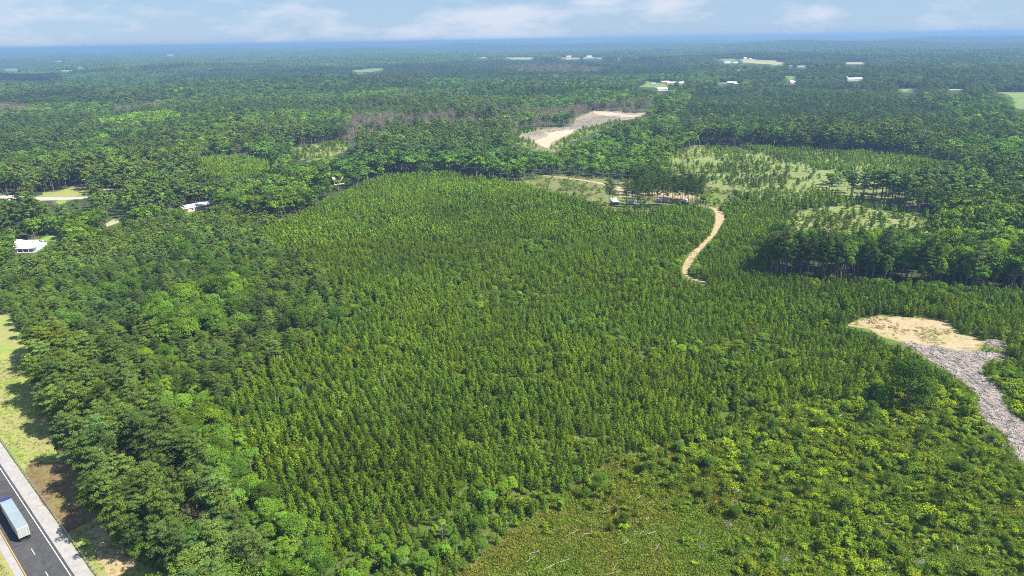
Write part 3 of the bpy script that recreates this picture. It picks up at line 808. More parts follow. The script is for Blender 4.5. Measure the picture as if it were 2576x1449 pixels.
ZCOL = {FOREST: (.05, .055, .024), PLANT: (.085, .105, .03), SCRUB: (.145, .14, .05), OPEN: (.15, .165, .06), ROADPINE: (.09, .075, .04), MIX: (.06, .075, .026), CLEAR: (.19, .195, .075), DARKPINE: (.045, .055, .025),
        DEAD: (.12, .1, .06), TRUNKPINE: (.09, .08, .045), CAMP: (.15, .14, .065), YELLOW: (.14, .17, .045), DARKESTPINE: (.03, .035, .025), SAPLING: (.08, .1, .03), TALLMIX: (.05, .06, .024)}
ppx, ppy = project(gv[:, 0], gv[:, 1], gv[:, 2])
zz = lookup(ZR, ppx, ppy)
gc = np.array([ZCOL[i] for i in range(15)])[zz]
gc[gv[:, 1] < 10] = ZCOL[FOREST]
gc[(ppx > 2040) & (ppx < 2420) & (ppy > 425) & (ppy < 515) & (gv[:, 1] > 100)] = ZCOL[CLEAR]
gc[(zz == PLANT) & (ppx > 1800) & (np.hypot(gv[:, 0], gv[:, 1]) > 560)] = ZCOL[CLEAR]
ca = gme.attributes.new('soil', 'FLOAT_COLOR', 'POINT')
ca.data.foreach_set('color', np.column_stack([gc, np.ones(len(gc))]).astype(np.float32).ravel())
MG, t, o = mat('ground cover')
b = N(t, 'ShaderNodeBsdfPrincipled'); b.inputs['Roughness'].default_value = 0.95; b.inputs['Specular IOR Level'].default_value = 0.1
at = N(t, 'ShaderNodeAttribute', attribute_type='GEOMETRY', attribute_name='soil')
tcg = N(t, 'ShaderNodeTexCoord')
def gnoise(sc, lo, hi):
    n = N(t, 'ShaderNodeTexNoise'); n.inputs['Scale'].default_value = sc; n.inputs['Detail'].default_value = 8; n.inputs['Roughness'].default_value = 0.65
    mr = N(t, 'ShaderNodeMapRange'); mr.inputs[1].default_value = 0.3; mr.inputs[2].default_value = 0.7; mr.inputs[3].default_value = lo; mr.inputs[4].default_value = hi
    t.links.new(tcg.outputs['Object'], n.inputs['Vector']); t.links.new(n.outputs['Fac'], mr.inputs[0])
    return mr.outputs[0]
m1 = N(t, 'ShaderNodeMath', operation='MULTIPLY')
t.links.new(gnoise(0.35, 0.62, 1.4), m1.inputs[0]); t.links.new(gnoise(0.03, 0.8, 1.2), m1.inputs[1])
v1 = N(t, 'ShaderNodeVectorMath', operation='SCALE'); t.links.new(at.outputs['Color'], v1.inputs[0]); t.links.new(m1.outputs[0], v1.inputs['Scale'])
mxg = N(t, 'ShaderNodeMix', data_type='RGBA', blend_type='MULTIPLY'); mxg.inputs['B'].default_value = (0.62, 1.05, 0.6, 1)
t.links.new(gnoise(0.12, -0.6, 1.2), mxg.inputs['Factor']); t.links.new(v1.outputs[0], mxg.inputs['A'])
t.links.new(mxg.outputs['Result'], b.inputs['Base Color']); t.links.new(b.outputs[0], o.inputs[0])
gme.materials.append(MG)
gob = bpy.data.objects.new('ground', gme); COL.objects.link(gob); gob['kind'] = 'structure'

# ------------------------------------------------------------------ vegetation: where every plant stands
def grid(step, rmin, rmax, azmax=41.0, jit=0.45, rot=0.0, aspect=1.0, ymin=95.0):
    a = math.radians(azmax)
    xm = rmax * math.sin(a)
    d = math.hypot(xm, rmax)
    n1 = int(d / step) + 2; n2 = int(d / (step * aspect)) + 2
    # lattice in a rotated frame, cut down to the wedge in view
    cx, cy_ = 0.0, rmax / 2
    u = np.arange(-n1, n1) * step; v = np.arange(-n2, n2) * step * aspect
    out = []
    for chunk in np.array_split(v, max(1, len(v) // 400)):
        U, Vv = np.meshgrid(u, chunk)
        U = U + RNG.uniform(-jit, jit, U.shape) * step; Vv = Vv + RNG.uniform(-jit, jit, Vv.shape) * step * aspect
        x = cx + U * math.cos(rot) - Vv * math.sin(rot); y = cy_ + U * math.sin(rot) + Vv * math.cos(rot)
        r = np.hypot(x, y)
        k = (r > rmin) & (r <= rmax) & (y > ymin) & (np.abs(x) < y * math.tan(a) + 25)
        out.append(np.column_stack([x[k], y[k]]))
    return np.vstack(out)

def zones_at(P):
    px, py = project(P[:, 0], P[:, 1], hgt(P[:, 0], P[:, 1]))
    return lookup(ZR, px, py), px, py

def clear_of_view(P, h, w):
    """False for a plant that would stand in front of ground the photograph shows"""
    z = hgt(P[:, 0], P[:, 1])
    ok = np.ones(len(P), bool)
    az = np.arctan2(P[:, 0], P[:, 1])
    tall = h > 6.5
    for q in (0.0, 0.15, 0.3, 0.45, 0.6, 0.72, 0.85, 0.97):
        for s in ((-0.7, 0.7) if 0.2 < q < 0.9 else (0.0,)):
            px, py = project(P[:, 0] + s * w * np.cos(az), P[:, 1] - s * w * np.sin(az), z + h * q)
            ok &= ~lookup(OPENR, px, py)
            ok &= ~(tall & lookup(SEER, px, py))
    return ok

KINDS = ('young_pine', 'tall_pine', 'broadleaf', 'shrub', 'dead_tree')
REFH = {'young_pine': 4.6, 'tall_pine': 21.0, 'broadleaf': 16.0, 'shrub': 2.0, 'dead_tree': 15.5}
REFW = {'young_pine': 1.2, 'tall_pine': 3.2, 'broadleaf': 4.6, 'shrub': 1.0, 'dead_tree': 2.5}
PL = {k: [] for k in KINDS}
def plant(kind, P, h, wide, tint, near_r=430.0, hide=True, zn=None):
    if len(P) == 0: return
    h = np.broadcast_to(np.asarray(h, float), (len(P),)); wide = np.broadcast_to(np.asarray(wide, float), (len(P),))
    s = h / REFH[kind]
    if hide:
        k = clear_of_view(P, h, REFW[kind] * s * wide)
        P, s, wide, tint = P[k], s[k], wide[k], tint[k]
        if zn is not None: zn = zn[k]
    r = np.hypot(P[:, 0], P[:, 1])
    nform = 5
    if kind == 'dead_tree': idx = RNG.integers(0, 6, len(P))
    else: idx = RNG.integers(0, nform, len(P)) + np.where(r < near_r, 0, nform)
    z = hgt(P[:, 0], P[:, 1]) - 0.05
    PL[kind].append((np.column_stack([P, z]), np.stack([s * wide, s * wide, s], -1), RNG.uniform(0, 6.28, len(P)), idx, tint, np.full(len(P), -1) if zn is None else zn))

def tints(P, bright=1.0, yellow=0.0, blue=0.0, var=0.18, patch=40, seed=3):
    n = len(P)
    hue = (fnoise(P[:, 0], P[:, 1], patch, seed) - 0.5) * 1.1 + RNG.normal(0, 0.2, n) + yellow - blue
    var = var * 1.35
    br = bright * np.clip(1 + RNG.normal(0, var, n) + (fnoise(P[:, 0], P[:, 1], patch * 1.7, seed + 5) - 0.5) * 0.7, 0.45, 1.7)
    return np.stack([br * (1 + 0.42 * hue), br * (1 + 0.16 * hue), br * (1 - 0.55 * hue)], -1).clip(0.05, 3)

# young pine plantation, planted in slightly wavering rows
P = grid(2.5, 100, 900, rot=0.45, aspect=0.7, jit=0.28)
z, px, py = zones_at(P)
k = (z == PLANT) & (RNG.uniform(size=len(P)) < 0.93) & ~((np.hypot(P[:, 0], P[:, 1]) > 480) & (RNG.uniform(size=len(P)) < 0.25 + 0.35 * (np.hypot(P[:, 0], P[:, 1]) > 560) * (px > 1800)))
P, zz_ = P[k], z[k]
gap = fnoise(P[:, 0], P[:, 1], 9, 21); cl_ = fnoise(P[:, 0], P[:, 1], 22, 25)
isb = (cl_ > 0.65) & (RNG.uniform(size=len(P)) < 0.5)
k1 = (gap < 0.70) & ~isb
hh = 4.15 * (0.62 + 0.76 * fnoise(P[:, 0], P[:, 1], 38, 27)) * RNG.uniform(0.72, 1.2, len(P))
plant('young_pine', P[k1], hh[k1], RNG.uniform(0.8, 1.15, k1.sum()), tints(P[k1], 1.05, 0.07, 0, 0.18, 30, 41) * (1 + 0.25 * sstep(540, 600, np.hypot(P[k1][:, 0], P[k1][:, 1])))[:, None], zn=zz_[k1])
Pb = P[isb][::2]
plant('broadleaf', Pb, RNG.uniform(3.2, 6.0, len(Pb)), RNG.uniform(1.0, 1.5, len(Pb)), tints(Pb, 1.15, 0.12), zn=np.full(len(Pb), PLANT))
Ps = P[(gap > 0.62)]
Ps = Ps + RNG.normal(0, 1.0, Ps.shape)
plant('shrub', Ps, RNG.uniform(1.4, 2.6, len(Ps)), RNG.uniform(0.9, 1.4, len(Ps)), tints(Ps, 1.0, 0.15), zn=np.full(len(Ps), PLANT))
# low growth between the rows
P = grid(3.0, 100, 420)
z, px, py = zones_at(P); P = P[z == PLANT]
plant('shrub', P, RNG.uniform(0.7, 1.5, len(P)), RNG.uniform(1.0, 1.7, len(P)), tints(P, 0.95, 0.1), zn=np.full(len(P), PLANT))

# scrub clearing
P = grid(1.75, 100, 420)
z, px, py = zones_at(P); k = z == SCRUB; P, px, py = P[k], px[k], py[k]
den = fnoise(P[:, 0], P[:, 1], 15, 51) + 0.36 * sstep(1600, 2200, px) + 0.02 + 0.15 * sstep(1330, 1150, py) - 0.04 * sstep(1300, 1449, py) * sstep(2000, 1500, px) + (fnoise(P[:, 0], P[:, 1], 5, 55) - 0.5) * 0.5
k = RNG.uniform(0.42, 0.84, len(P)) < den
P, den = P[k], den[k]
hs = (0.5 + 1.9 * RNG.uniform(size=len(P)) ** 2.0) * (0.7 + 0.6 * den)
plant('shrub', P, hs, RNG.uniform(0.9, 1.5, len(P)), tints(P, 1.1, 0.04, 0, 0.2, 14, 53), zn=np.full(len(P), SCRUB))
k = RNG.uniform(size=len(P)) < 0.05
plant('broadleaf', P[k], RNG.uniform(2.4, 5.0, k.sum()), RNG.uniform(1.0, 1.6, k.sum()), tints(P[k], 0.95, 0.02), zn=np.full(k.sum(), SCRUB))
k = RNG.uniform(size=len(P)) < 0.035
plant('young_pine', P[k], RNG.uniform(2.0, 4.0, k.sum()), RNG.uniform(1.0, 1.3, k.sum()), tints(P[k], 0.95, 0.05), zn=np.full(k.sum(), SCRUB))
P = grid(0.8, 100, 330, jit=0.5)
z, px, py = zones_at(P); k = z == SCRUB
W_P = P[k]
wt = fnoise(W_P[:, 0], W_P[:, 1], 12, 61) + RNG.normal(0, 0.12, len(W_P))
wt = np.clip((wt - 0.5) * 1.8 + 0.5 - 0.45 * (sstep(1500, 2200, px[k]) - 0.3), 0, 1)[:, None]
W_T = (np.array([0.95, 1.45, 0.55]) * (1 - wt) + np.array([1.5, 1.3, 0.95]) * wt) * RNG.uniform(0.7, 1.25, (len(W_P), 1))
W_S = RNG.uniform(0.6, 1.6, len(W_P))

P = grid(1.4, 150, 420, jit=0.5)
px, py = project(P[:, 0], P[:, 1], 0 * P[:, 0])
rim = lookup(ZR, px, py) == OPEN
dx_, dy_ = RNG.normal(0, 9, len(P)), RNG.normal(0, 5, len(P))
near_rim = rim & (lookup(ZR, px + dx_, py + dy_) != OPEN) & (px > 1650)
PE = P[(near_rim & (RNG.uniform(size=len(P)) < 0.6)) | (inpoly(px, py, pad) & (fnoise(P[:, 0], P[:, 1], 9, 131) + RNG.normal(0, 0.08, len(P)) > 0.57))]
W_P = np.vstack([W_P, PE]); W_T = np.vstack([W_T, np.array([1.5, 1.35, 0.9]) * RNG.uniform(0.7, 1.2, (len(PE), 1))]); W_S = np.concatenate([W_S, RNG.uniform(0.6, 1.3, len(PE))])
# verge weeds (rough grass away from the mown strip)
P = grid(0.9, 100, 330, jit=0.5)
px, py = project(P[:, 0], P[:, 1], 0 * P[:, 0])
vg = inpoly(P[:, 0], P[:, 1], np.array(vw)) & (((P - RO) @ RN) > 12.2) & (RNG.uniform(size=len(P)) < 0.5)
VP = P[vg]
W_P = np.vstack([W_P, VP]); W_T = np.vstack([W_T, np.array([1.25, 1.4, 1.0]) * RNG.uniform(0.8, 1.25, (len(VP), 1))]); W_S = np.concatenate([W_S, RNG.uniform(0.35, 0.7, len(VP))])
P = grid(0.9, 100, 330, jit=0.5)
k = (((P - RO) @ RN) < -2.6) & (((P - RO) @ RN) > -28)
VP = P[k]
W_P = np.vstack([W_P, VP]); W_T = np.vstack([W_T, np.array([1.1, 1.35, 0.9]) * RNG.uniform(0.8, 1.25, (len(VP), 1))]); W_S = np.concatenate([W_S, RNG.uniform(0.35, 0.8, len(VP))])

# trees near: thinned lattice, each zone with its own spacing and mixture
P = grid(3.0, 100, 560, jit=0.5)
z, px, py = zones_at(P)
u = RNG.uniform(size=len(P))
def take(code, spacing):
    return P[(z == code) & (u < (3.0 / spacing) ** 2)]
Q = take(ROADPINE, 4.6); v = RNG.uniform(size=len(Q))
plant('tall_pine', Q[v < 0.86], RNG.uniform(12, 20.5, (v < 0.86).sum()), RNG.uniform(1.0, 1.35, (v < 0.86).sum()), tints(Q[v < 0.86], 1.08, 0.03), zn=np.full((v < 0.86).sum(), ROADPINE))
plant('broadleaf', Q[v >= 0.86], RNG.uniform(9, 14, (v >= 0.86).sum()), RNG.uniform(0.9, 1.2, (v >= 0.86).sum()), tints(Q[v >= 0.86], 1.05, 0.05), zn=np.full((v >= 0.86).sum(), ROADPINE))
Q = take(SAPLING, 3.3); v = RNG.uniform(size=len(Q))
k = v < 0.7
plant('broadleaf', Q[k], RNG.uniform(4.5, 9.5, k.sum()), RNG.uniform(0.95, 1.4, k.sum()), tints(Q[k], 1.25, 0.08), zn=np.full(k.sum(), SAPLING))
plant('young_pine', Q[~k], RNG.uniform(4, 7, (~k).sum()), RNG.uniform(1.0, 1.3, (~k).sum()), tints(Q[~k], 1.05, 0.0), zn=np.full((~k).sum(), SAPLING))
Q = take(MIX, 3.5); v = RNG.uniform(size=len(Q)); bigp = fnoise(Q[:, 0], Q[:, 1], 55, 71)
k = v < 0.55 - 0.5 * (bigp > 0.62)
plant('tall_pine', Q[k], RNG.uniform(6, 11, k.sum()), RNG.uniform(1.1, 1.5, k.sum()), tints(Q[k], 1.15, 0.02), zn=np.full(k.sum(), MIX))
q2 = ~k
hb = np.where(bigp[q2] > 0.58, RNG.uniform(9, 15, q2.sum()), RNG.uniform(4.5, 8.5, q2.sum()))
plant('broadleaf', Q[q2], hb, RNG.uniform(0.9, 1.3, q2.sum()), tints(Q[q2], 1.15, 0.05), zn=np.full(q2.sum(), MIX))
Q = take(TALLMIX, 5.6); qx = project(Q[:, 0], Q[:, 1], 0 * Q[:, 0])[0]; v = RNG.uniform(size=len(Q))
k = v < 0.25
plant('tall_pine', Q[k], RNG.uniform(20, 27, k.sum()), RNG.uniform(0.9, 1.15, k.sum()), tints(Q[k], 0.95, 0.0), zn=np.full(k.sum(), TALLMIX))
plant('broadleaf', Q[~k], RNG.uniform(14, 24, (~k).sum()), RNG.uniform(0.75, 1.1, (~k).sum()), tints(Q[~k], 1.12, 0.06) * (1 + sstep(2250, 2420, qx[~k])[:, None] * np.array([0.25, 0.18, -0.1])), zn=np.full((~k).sum(), TALLMIX))
Q = take(FOREST, 4.8); v = RNG.uniform(size=len(Q))
k = v < 0.35
plant('tall_pine', Q[k], RNG.uniform(13, 21, k.sum()), RNG.uniform(1.0, 1.3, k.sum()), tints(Q[k], 1.0, 0.0), zn=np.full(k.sum(), FOREST))
plant('broadleaf', Q[~k], RNG.uniform(9, 18, (~k).sum()), RNG.uniform(0.85, 1.25, (~k).sum()), tints(Q[~k], 1.0, 0.02), zn=np.full((~k).sum(), FOREST))
Q = take(TRUNKPINE, 4.6)
plant('tall_pine', Q, RNG.uniform(15, 19, len(Q)), RNG.uniform(0.75, 1.0, len(Q)), tints(Q, 1.0, 0.0), zn=np.full(len(Q), TRUNKPINE))
# clearings and camp surroundings: saplings, low shrubs
P2 = grid(3.0, 300, 1300, jit=0.5)
z2, px, py = zones_at(P2)
Q = P2[(z2 == CLEAR) & (fnoise(P2[:, 0], P2[:, 1], 26, 81) + RNG.normal(0, 0.15, len(P2)) > 0.5)]
k = RNG.uniform(size=len(Q)) < 0.4
plant('young_pine', Q[k], RNG.uniform(2.0, 5.5, k.sum()), 1.25, tints(Q[k], 1.0, 0.0), zn=np.full(k.sum(), CLEAR))
plant('shrub', Q[~k], RNG.uniform(0.9, 2.4, (~k).sum()), 1.3, tints(Q[~k], 1.2, 0.2), zn=np.full((~k).sum(), CLEAR))
k = (z2 == CLEAR) & (RNG.uniform(size=len(P2)) < 0.01)
plant('dead_tree', P2[k], RNG.uniform(4, 9, k.sum()), 1.0, np.full((k.sum(), 3), 0.9))
Q = P2[(z2 == CAMP) & (fnoise(P2[:, 0], P2[:, 1], 18, 83) + RNG.normal(0, 0.1, len(P2)) > 0.50)]
k = RNG.uniform(size=len(Q)) < 0.12
plant('broadleaf', Q[k], RNG.uniform(3.5, 7, k.sum()), 1.1, tints(Q[k], 0.95, 0.05), zn=np.full(k.sum(), CAMP))
plant('shrub', Q[~k], RNG.uniform(1.2, 3.0, (~k).sum()), 1.3, tints(Q[~k], 1.0, 0.25), zn=np.full((~k).sum(), CAMP))

# middle distance
def wood(Pm, zm, scale, near_r=430, bright=1.0):
    n = len(Pm)
    v = RNG.uniform(size=n)
    pinep = fnoise(Pm[:, 0], Pm[:, 1], 260, 91)
    pine = np.where(zm == DARKPINE, v < 0.96, np.where(zm == DARKESTPINE, True, np.where(zm == TRUNKPINE, v < 0.95, np.where(zm == TALLMIX, v < 0.2, np.where(zm == YELLOW, False, v < 0.12 + 0.75 * (pinep > 0.56))))))
    dead = (zm == DEAD) & (RNG.uniform(size=n) < 0.8) | (RNG.uniform(size=n) < 0.004)
    low = (zm == OPEN) | (zm == CLEAR) | (zm == CAMP) | (zm == PLANT) | (zm == SCRUB)
    h = np.where(zm == DARKPINE, RNG.uniform(10, 14, n), np.where(zm == DARKESTPINE, RNG.uniform(19, 23, n), np.where(zm == TRUNKPINE, RNG.uniform(16, 22, n), np.where(pine, RNG.uniform(14, 21, n), RNG.uniform(10, 18, n)))))
    h = h * (0.62 + 0.7 * fnoise(Pm[:, 0], Pm[:, 1], 120, 95)) * RNG.uniform(0.8, 1.15, n)
    h = h * (1 + 0.12 * sstep(1400, 1000, np.hypot(Pm[:, 0], Pm[:, 1])) * (zm != DARKPINE))
    tin = tints(Pm, bright, 0.0, 0.0, 0.2, 110, 97)
    tin[zm == DARKPINE] *= [0.82, 0.88, 0.95]; tin[zm == DARKESTPINE] *= [0.3, 0.36, 0.5]; tin[zm == YELLOW] *= [1.5, 1.4, 0.9]  # far-left stand: ordinary pine needles tinted much darker and bluer
    tin[zm == MIX] *= 1.05
    k = pine & ~dead & ~low
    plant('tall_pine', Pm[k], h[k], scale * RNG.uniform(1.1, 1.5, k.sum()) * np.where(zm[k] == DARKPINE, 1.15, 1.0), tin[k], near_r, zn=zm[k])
    k = ~pine & ~dead & ~low
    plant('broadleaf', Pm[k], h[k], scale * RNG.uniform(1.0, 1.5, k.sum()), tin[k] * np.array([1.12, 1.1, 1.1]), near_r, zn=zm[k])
    k = dead & ~low
    plant('dead_tree', Pm[k], RNG.uniform(11, 17, k.sum()), scale * 1.1, np.full((k.sum(), 3), 1.0) * RNG.uniform(0.75, 1.2, (k.sum(), 1)), zn=zm[k])
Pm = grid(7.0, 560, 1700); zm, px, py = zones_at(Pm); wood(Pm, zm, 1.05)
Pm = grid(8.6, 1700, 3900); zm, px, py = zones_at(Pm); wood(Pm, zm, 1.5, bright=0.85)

# far canopy patches
FP, FS, FT = [], [], []
for step, r0, r1, sx, sz in ((40, 3900, 9500, 1.0, 1.0), (95, 9500, 18000, 2.3, 1.35), (210, 18000, 44000, 5.2, 1.9)):
    Pf = grid(step, r0, r1, 39.0)
    zf, px, py = zones_at(Pf)
    k = zf != OPEN
    Pf = Pf[k]
    Pf = Pf[clear_of_view(Pf, np.full(len(Pf), 17.0 * sz), np.full(len(Pf), 22.0 * sx))]
    FP.append(np.column_stack([Pf, hgt(Pf[:, 0], Pf[:, 1]) - 1.0]))
    FS.append(np.tile([sx, sx, sz], (len(Pf), 1)) * RNG.uniform(0.85, 1.2, (len(Pf), 1)))
    FT.append(tints(Pf, 0.78, 0.0, 0.05, 0.16, 500, 99))
FP, FS, FT = map(np.vstack, (FP, FS, FT))

# ------------------------------------------------------------------ single plants (those that show largest), the rest as masses
def put(kind, forms, form, loc, scl, rz, tint, label, group, name, cat):
    o = empty(name, loc, rz, label, cat, group)
    o.scale = scl
    cr, trk = forms.parts[form]
    c = bpy.data.objects.new('foliage' if name == 'shrub' else 'crown', cr); COL.objects.link(c); c.parent = o; c['tint'] = [float(v) for v in tint]
    if trk:
        q = bpy.data.objects.new('stem' if name == 'shrub' else 'trunk', trk); COL.objects.link(q); q.parent = o
    return o

FORMS = {'young_pine': F_YP, 'tall_pine': F_TP, 'broadleaf': F_BL, 'shrub': F_SH, 'dead_tree': F_DT}
NAMES = {'young_pine': ('young_pine', 'pine'), 'tall_pine': ('pine_tree', 'pine tree'), 'broadleaf': ('broadleaf_tree', 'tree'), 'shrub': ('shrub', 'shrub'), 'dead_tree': ('dead_tree', 'dead tree')}
MASS = {'young_pine': ('young_pine_stand', 'dense stand of small young pines filling the plantation'), 'tall_pine': ('pine_wood', 'wood of tall green pines spreading into the distance'),
        'broadleaf': ('broadleaf_wood', 'wood of rounded green broadleaf trees spreading into the distance'), 'shrub': ('shrubbery', 'low leafy bushes growing over the rough clearings'),
        'dead_tree': ('dead_wood_stand', 'patches of bare brown dead trees among the green woods')}
DENS = {'young_pine': 290, 'tall_pine': 250, 'broadleaf': 285, 'shrub': 290, 'dead_tree': 60}
PIXW = np.array([c for c in slash_px]).mean(0)

LM = [('the porch house', 75, 628), ('the clump of dark oaks', 530, 685), ('the pale cream-leaved tree', 470, 850), ('the bare pale-limbed dead tree', 252, 948), ('the spreading dark tree', 855, 830),
      ('the long white-roofed building', 500, 535), ('the silvery-leaved tree', 680, 700), ('the bright lawn', 130, 600), ('the small grey leafless tree', 660, 775), ('the grass verge', 95, 930)]
LMP = [('the lone dark oak', 2283, 1030), ('the clay pad', 2300, 830), ('the corner tree', 1510, 1240), ('the plantation-foot tree', 820, 1470), ('the slim bright sapling', 975, 1445), ('the leaning dead sapling', 1125, 1340),
       ('the paired bare poles', 700, 1030), ('the slash lane', 2480, 950), ('the winding sandy track', 1760, 690), ('the scrub-edge tree', 1945, 1092), ('the round blue-green bush', 2440, 1190), ('the fallen logs', 1600, 1290),
       ('the widest branch heap', 1850, 1230), ('the dry grass', 1700, 1420), ('the stick heaps', 2150, 1330), ('the stick heaps', 2290, 1400), ('the pine poles', 760, 1015)]
LMW = {}
def nearest(lst, p):
    if id(lst) not in LMW: LMW[id(lst)] = np.array([ground(a, b) for _, a, b in lst])
    return lst[int(np.argmin(np.hypot(*(LMW[id(lst)] - p[:2]).T)))][0]

def describe(kind, zn, p, form, h, tint):
    """how a plant looks and what it stands beside"""
    yel = tint[0] / max(tint[1], 1e-3)
    tone = 'yellow-green' if yel > 1.08 else ('blue-green' if yel < 0.9 else 'green')
    br = (tint[0] + tint[1]) / 2
    look = ('bright ' if br > 1.25 else ('dark ' if br < 0.85 else '')) + tone
    shape = ('round', 'upright', 'full', 'slender', 'broad')[form % 5]
    s_, a_ = float((p[:2] - RO) @ RT), float((p[:2] - RO) @ RN)
    where = 'opposite the truck' if 0 < s_ < 30 else ('by the clay path' if s_ <= 0 else ('beside the shaded verge' if s_ < 62 else 'beside the sunny verge'))
    row = 'leaning over the guard rail side' if a_ < 27 else ('in the middle of the stand' if a_ < 45 else 'at the back of the stand')
    if kind == 'young_pine':
        sz = 'tall' if h > 5.2 else ('small' if h < 3.8 else 'mid-height')
        n_ = nearest(LMP, p)
        if zn == SCRUB: return '%s %s young pine alone in the scrub near %s' % (sz, look, n_), 'young pines scattered in the scrub clearing'
        if zn == SAPLING: return '%s %s young pine in the leafy thicket %s' % (sz, look, where), 'young pines in the thicket'
        return '%s %s %s young pine in the plantation near %s' % (sz, shape, look, n_), 'young pines of the plantation'
    if kind == 'tall_pine':
        if zn == ROADPINE: return '%s %s roadside pine %s, %s' % (shape, look, row, where), 'tall roadside pines'
        return '%s %s pine in the mixed wood near %s' % (shape, look, nearest(LM, p)), 'pines of the mixed wood'
    if kind == 'broadleaf':
        sz = 'big' if h > 12.5 else ('small' if h < 5 else 'mid-sized')
        if zn == SCRUB: return '%s %s leafy sapling in the scrub near %s' % (sz, look, nearest(LMP, p)), 'saplings in the scrub clearing'
        if zn == PLANT: return '%s %s leafy sapling among plantation pines near %s' % (sz, look, nearest(LMP, p)), 'saplings among the plantation pines'
        if zn == SAPLING: return '%s %s %s leafy tree in the thicket %s' % (sz, shape, look, where), 'leafy trees of the thicket'
        if zn == ROADPINE: return '%s %s leafy tree among roadside pines, %s' % (shape, look, where), 'leafy trees among the roadside pines'
        if zn == TALLMIX: return '%s %s %s leafy tree in the tall wood beyond the sandy track' % (sz, shape, look), 'leafy trees of the tall wood'
        return '%s %s %s leafy tree in the mixed wood near %s' % (sz, shape, look, nearest(LM, p)), 'leafy trees of the mixed wood'
    if kind == 'shrub':
        sz = 'large' if h > 1.9 else ('low' if h < 1.3 else 'mid-sized')
        if zn == PLANT: return '%s %s bush between plantation pines near %s' % (sz, look, nearest(LMP, p)), 'bushes between plantation pines'
        return '%s %s bush in the scrub clearing near %s' % (sz, look, nearest(LMP, p)), 'bushes of the scrub clearing'
    if zn == CLEAR: return 'bare grey snag in a brushy clearing', 'snags in the clearings'
    return 'bare brown dead tree among green woods', 'dead trees in the woods'

for kind in KINDS:
    pos = np.vstack([a[0] for a in PL[kind]]); scl = np.vstack([a[1] for a in PL[kind]]); rot = np.concatenate([a[2] for a in PL[kind]])
    idx = np.concatenate([a[3] for a in PL[kind]]); tin = np.vstack([a[4] for a in PL[kind]]); zn = np.concatenate([a[5] for a in PL[kind]])
    px, py = project(pos[:, 0], pos[:, 1], pos[:, 2] + scl[:, 2] * REFH[kind] * 0.75)
    d = np.linalg.norm(pos - [0, 0, CAMH], axis=1)
    score = scl[:, 2] * scl[:, 0] ** 0.5 / d
    inside = (px > 15) & (px < W0 - 15) & (py > 110) & (py < H0 - 12)
    score = np.where(inside, score, 0)
    order = np.argsort(-score)[:DENS[kind]]
    sel = np.zeros(len(pos), bool); sel[order] = score[order] > 0
    nm, ct = NAMES[kind]
    for i in np.nonzero(sel)[0]:
        lb, gp = describe(kind, zn[i], pos[i], int(idx[i]), scl[i, 2] * REFH[kind], tin[i])
        put(kind, FORMS[kind], int(idx[i]), pos[i], scl[i], rot[i], tin[i], lb, gp, nm, ct)
    mn, ml = MASS[kind]
    k = ~sel
    scatter(mn, FORMS[kind].col, pos[k], rot[k], scl[k], idx[k], tin[k], ml, ct)
    print(kind, len(pos))
scatter('weeds', F_WD.col, np.column_stack([W_P, hgt(W_P[:, 0], W_P[:, 1])]), RNG.uniform(0, 6.28, len(W_P)), np.repeat(W_S[:, None], 3, 1), RNG.integers(0, 5, len(W_P)), W_T, 'rough grass and weeds of the scrub clearing and roadside', 'grass')
scatter('far_forest', FARCOL, FP, RNG.uniform(0, 6.28, len(FP)), FS, RNG.integers(0, 6, len(FP)), FT, 'hazy blue far-off forest rolling to the horizon', 'forest')
print('weeds', len(W_P), 'far', len(FP))

# ------------------------------------------------------------------ special trees
def at_px(px, py, dz=0.0):
    g = ground(px, py); return (float(g[0]), float(g[1]), gz(*g) + dz)

def tree_at(kind, px, py, h, wide, tint, label, group=None, form=0, name=None, cat=None, rz=0.7):
    s_ = h / REFH[kind]
    nm, ct = NAMES[kind]
    return put(kind, FORMS[kind], form, at_px(px, py, -0.05), (s_ * wide, s_ * wide, s_), rz, tint, label, group, name or nm, cat or ct)

tree_at('broadleaf', 2280, 1022, 19.5, 1.12, (0.55, 0.6, 0.6), 'lone big dark oak between the plantation and the slash lane', form=10, name='oak_tree')
tree_at('broadleaf', 2318, 1034, 14.0, 1.0, (0.8, 0.78, 0.9), 'greyish leafy tree leaning out beside the lone dark oak', form=11)
tree_at('broadleaf', 2190, 1062, 8.5, 1.0, (0.7, 0.75, 0.6), 'ragged small dark tree between the lone oak and the scrub', form=11)
tree_at('broadleaf', 1510, 1240, 7.0, 1.05, (0.85, 0.95, 0.7), 'bushy green tree at the corner of plantation and scrub', form=10)
tree_at('broadleaf', 1945, 1092, 6.0, 1.1, (0.75, 0.85, 0.7), 'dense dark green bushy tree alone on the scrub edge', form=11)
tree_at('broadleaf', 2440, 1190, 3.2, 1.5, (0.75, 1.05, 0.95), 'round blue-green bush in the scrub beside the slash lane', form=10)
tree_at('broadleaf', 470, 850, 15.0, 0.95, (1.75, 1.3, 1.5), 'pale cream-leaved tree standing in the mixed wood', form=0)
tree_at('broadleaf', 740, 890, 11.0, 1.0, (0.8, 0.85, 0.9), 'dark tree beside pale trunk at the plantation edge', form=1)
tree_at('broadleaf', 855, 830, 12.5, 1.1, (0.75, 0.85, 0.8), 'spreading dark tree jutting into the plantation', form=2)
tree_at('broadleaf', 790, 800, 11.5, 1.1, (1.05, 1.0, 1.1), 'grey-green tree beside the spreading dark tree in the plantation', form=4)
tree_at('broadleaf', 680, 700, 12, 1.0, (1.5, 1.35, 1.4), 'pale silvery-leaved tree at the edge of the young pines', form=0)
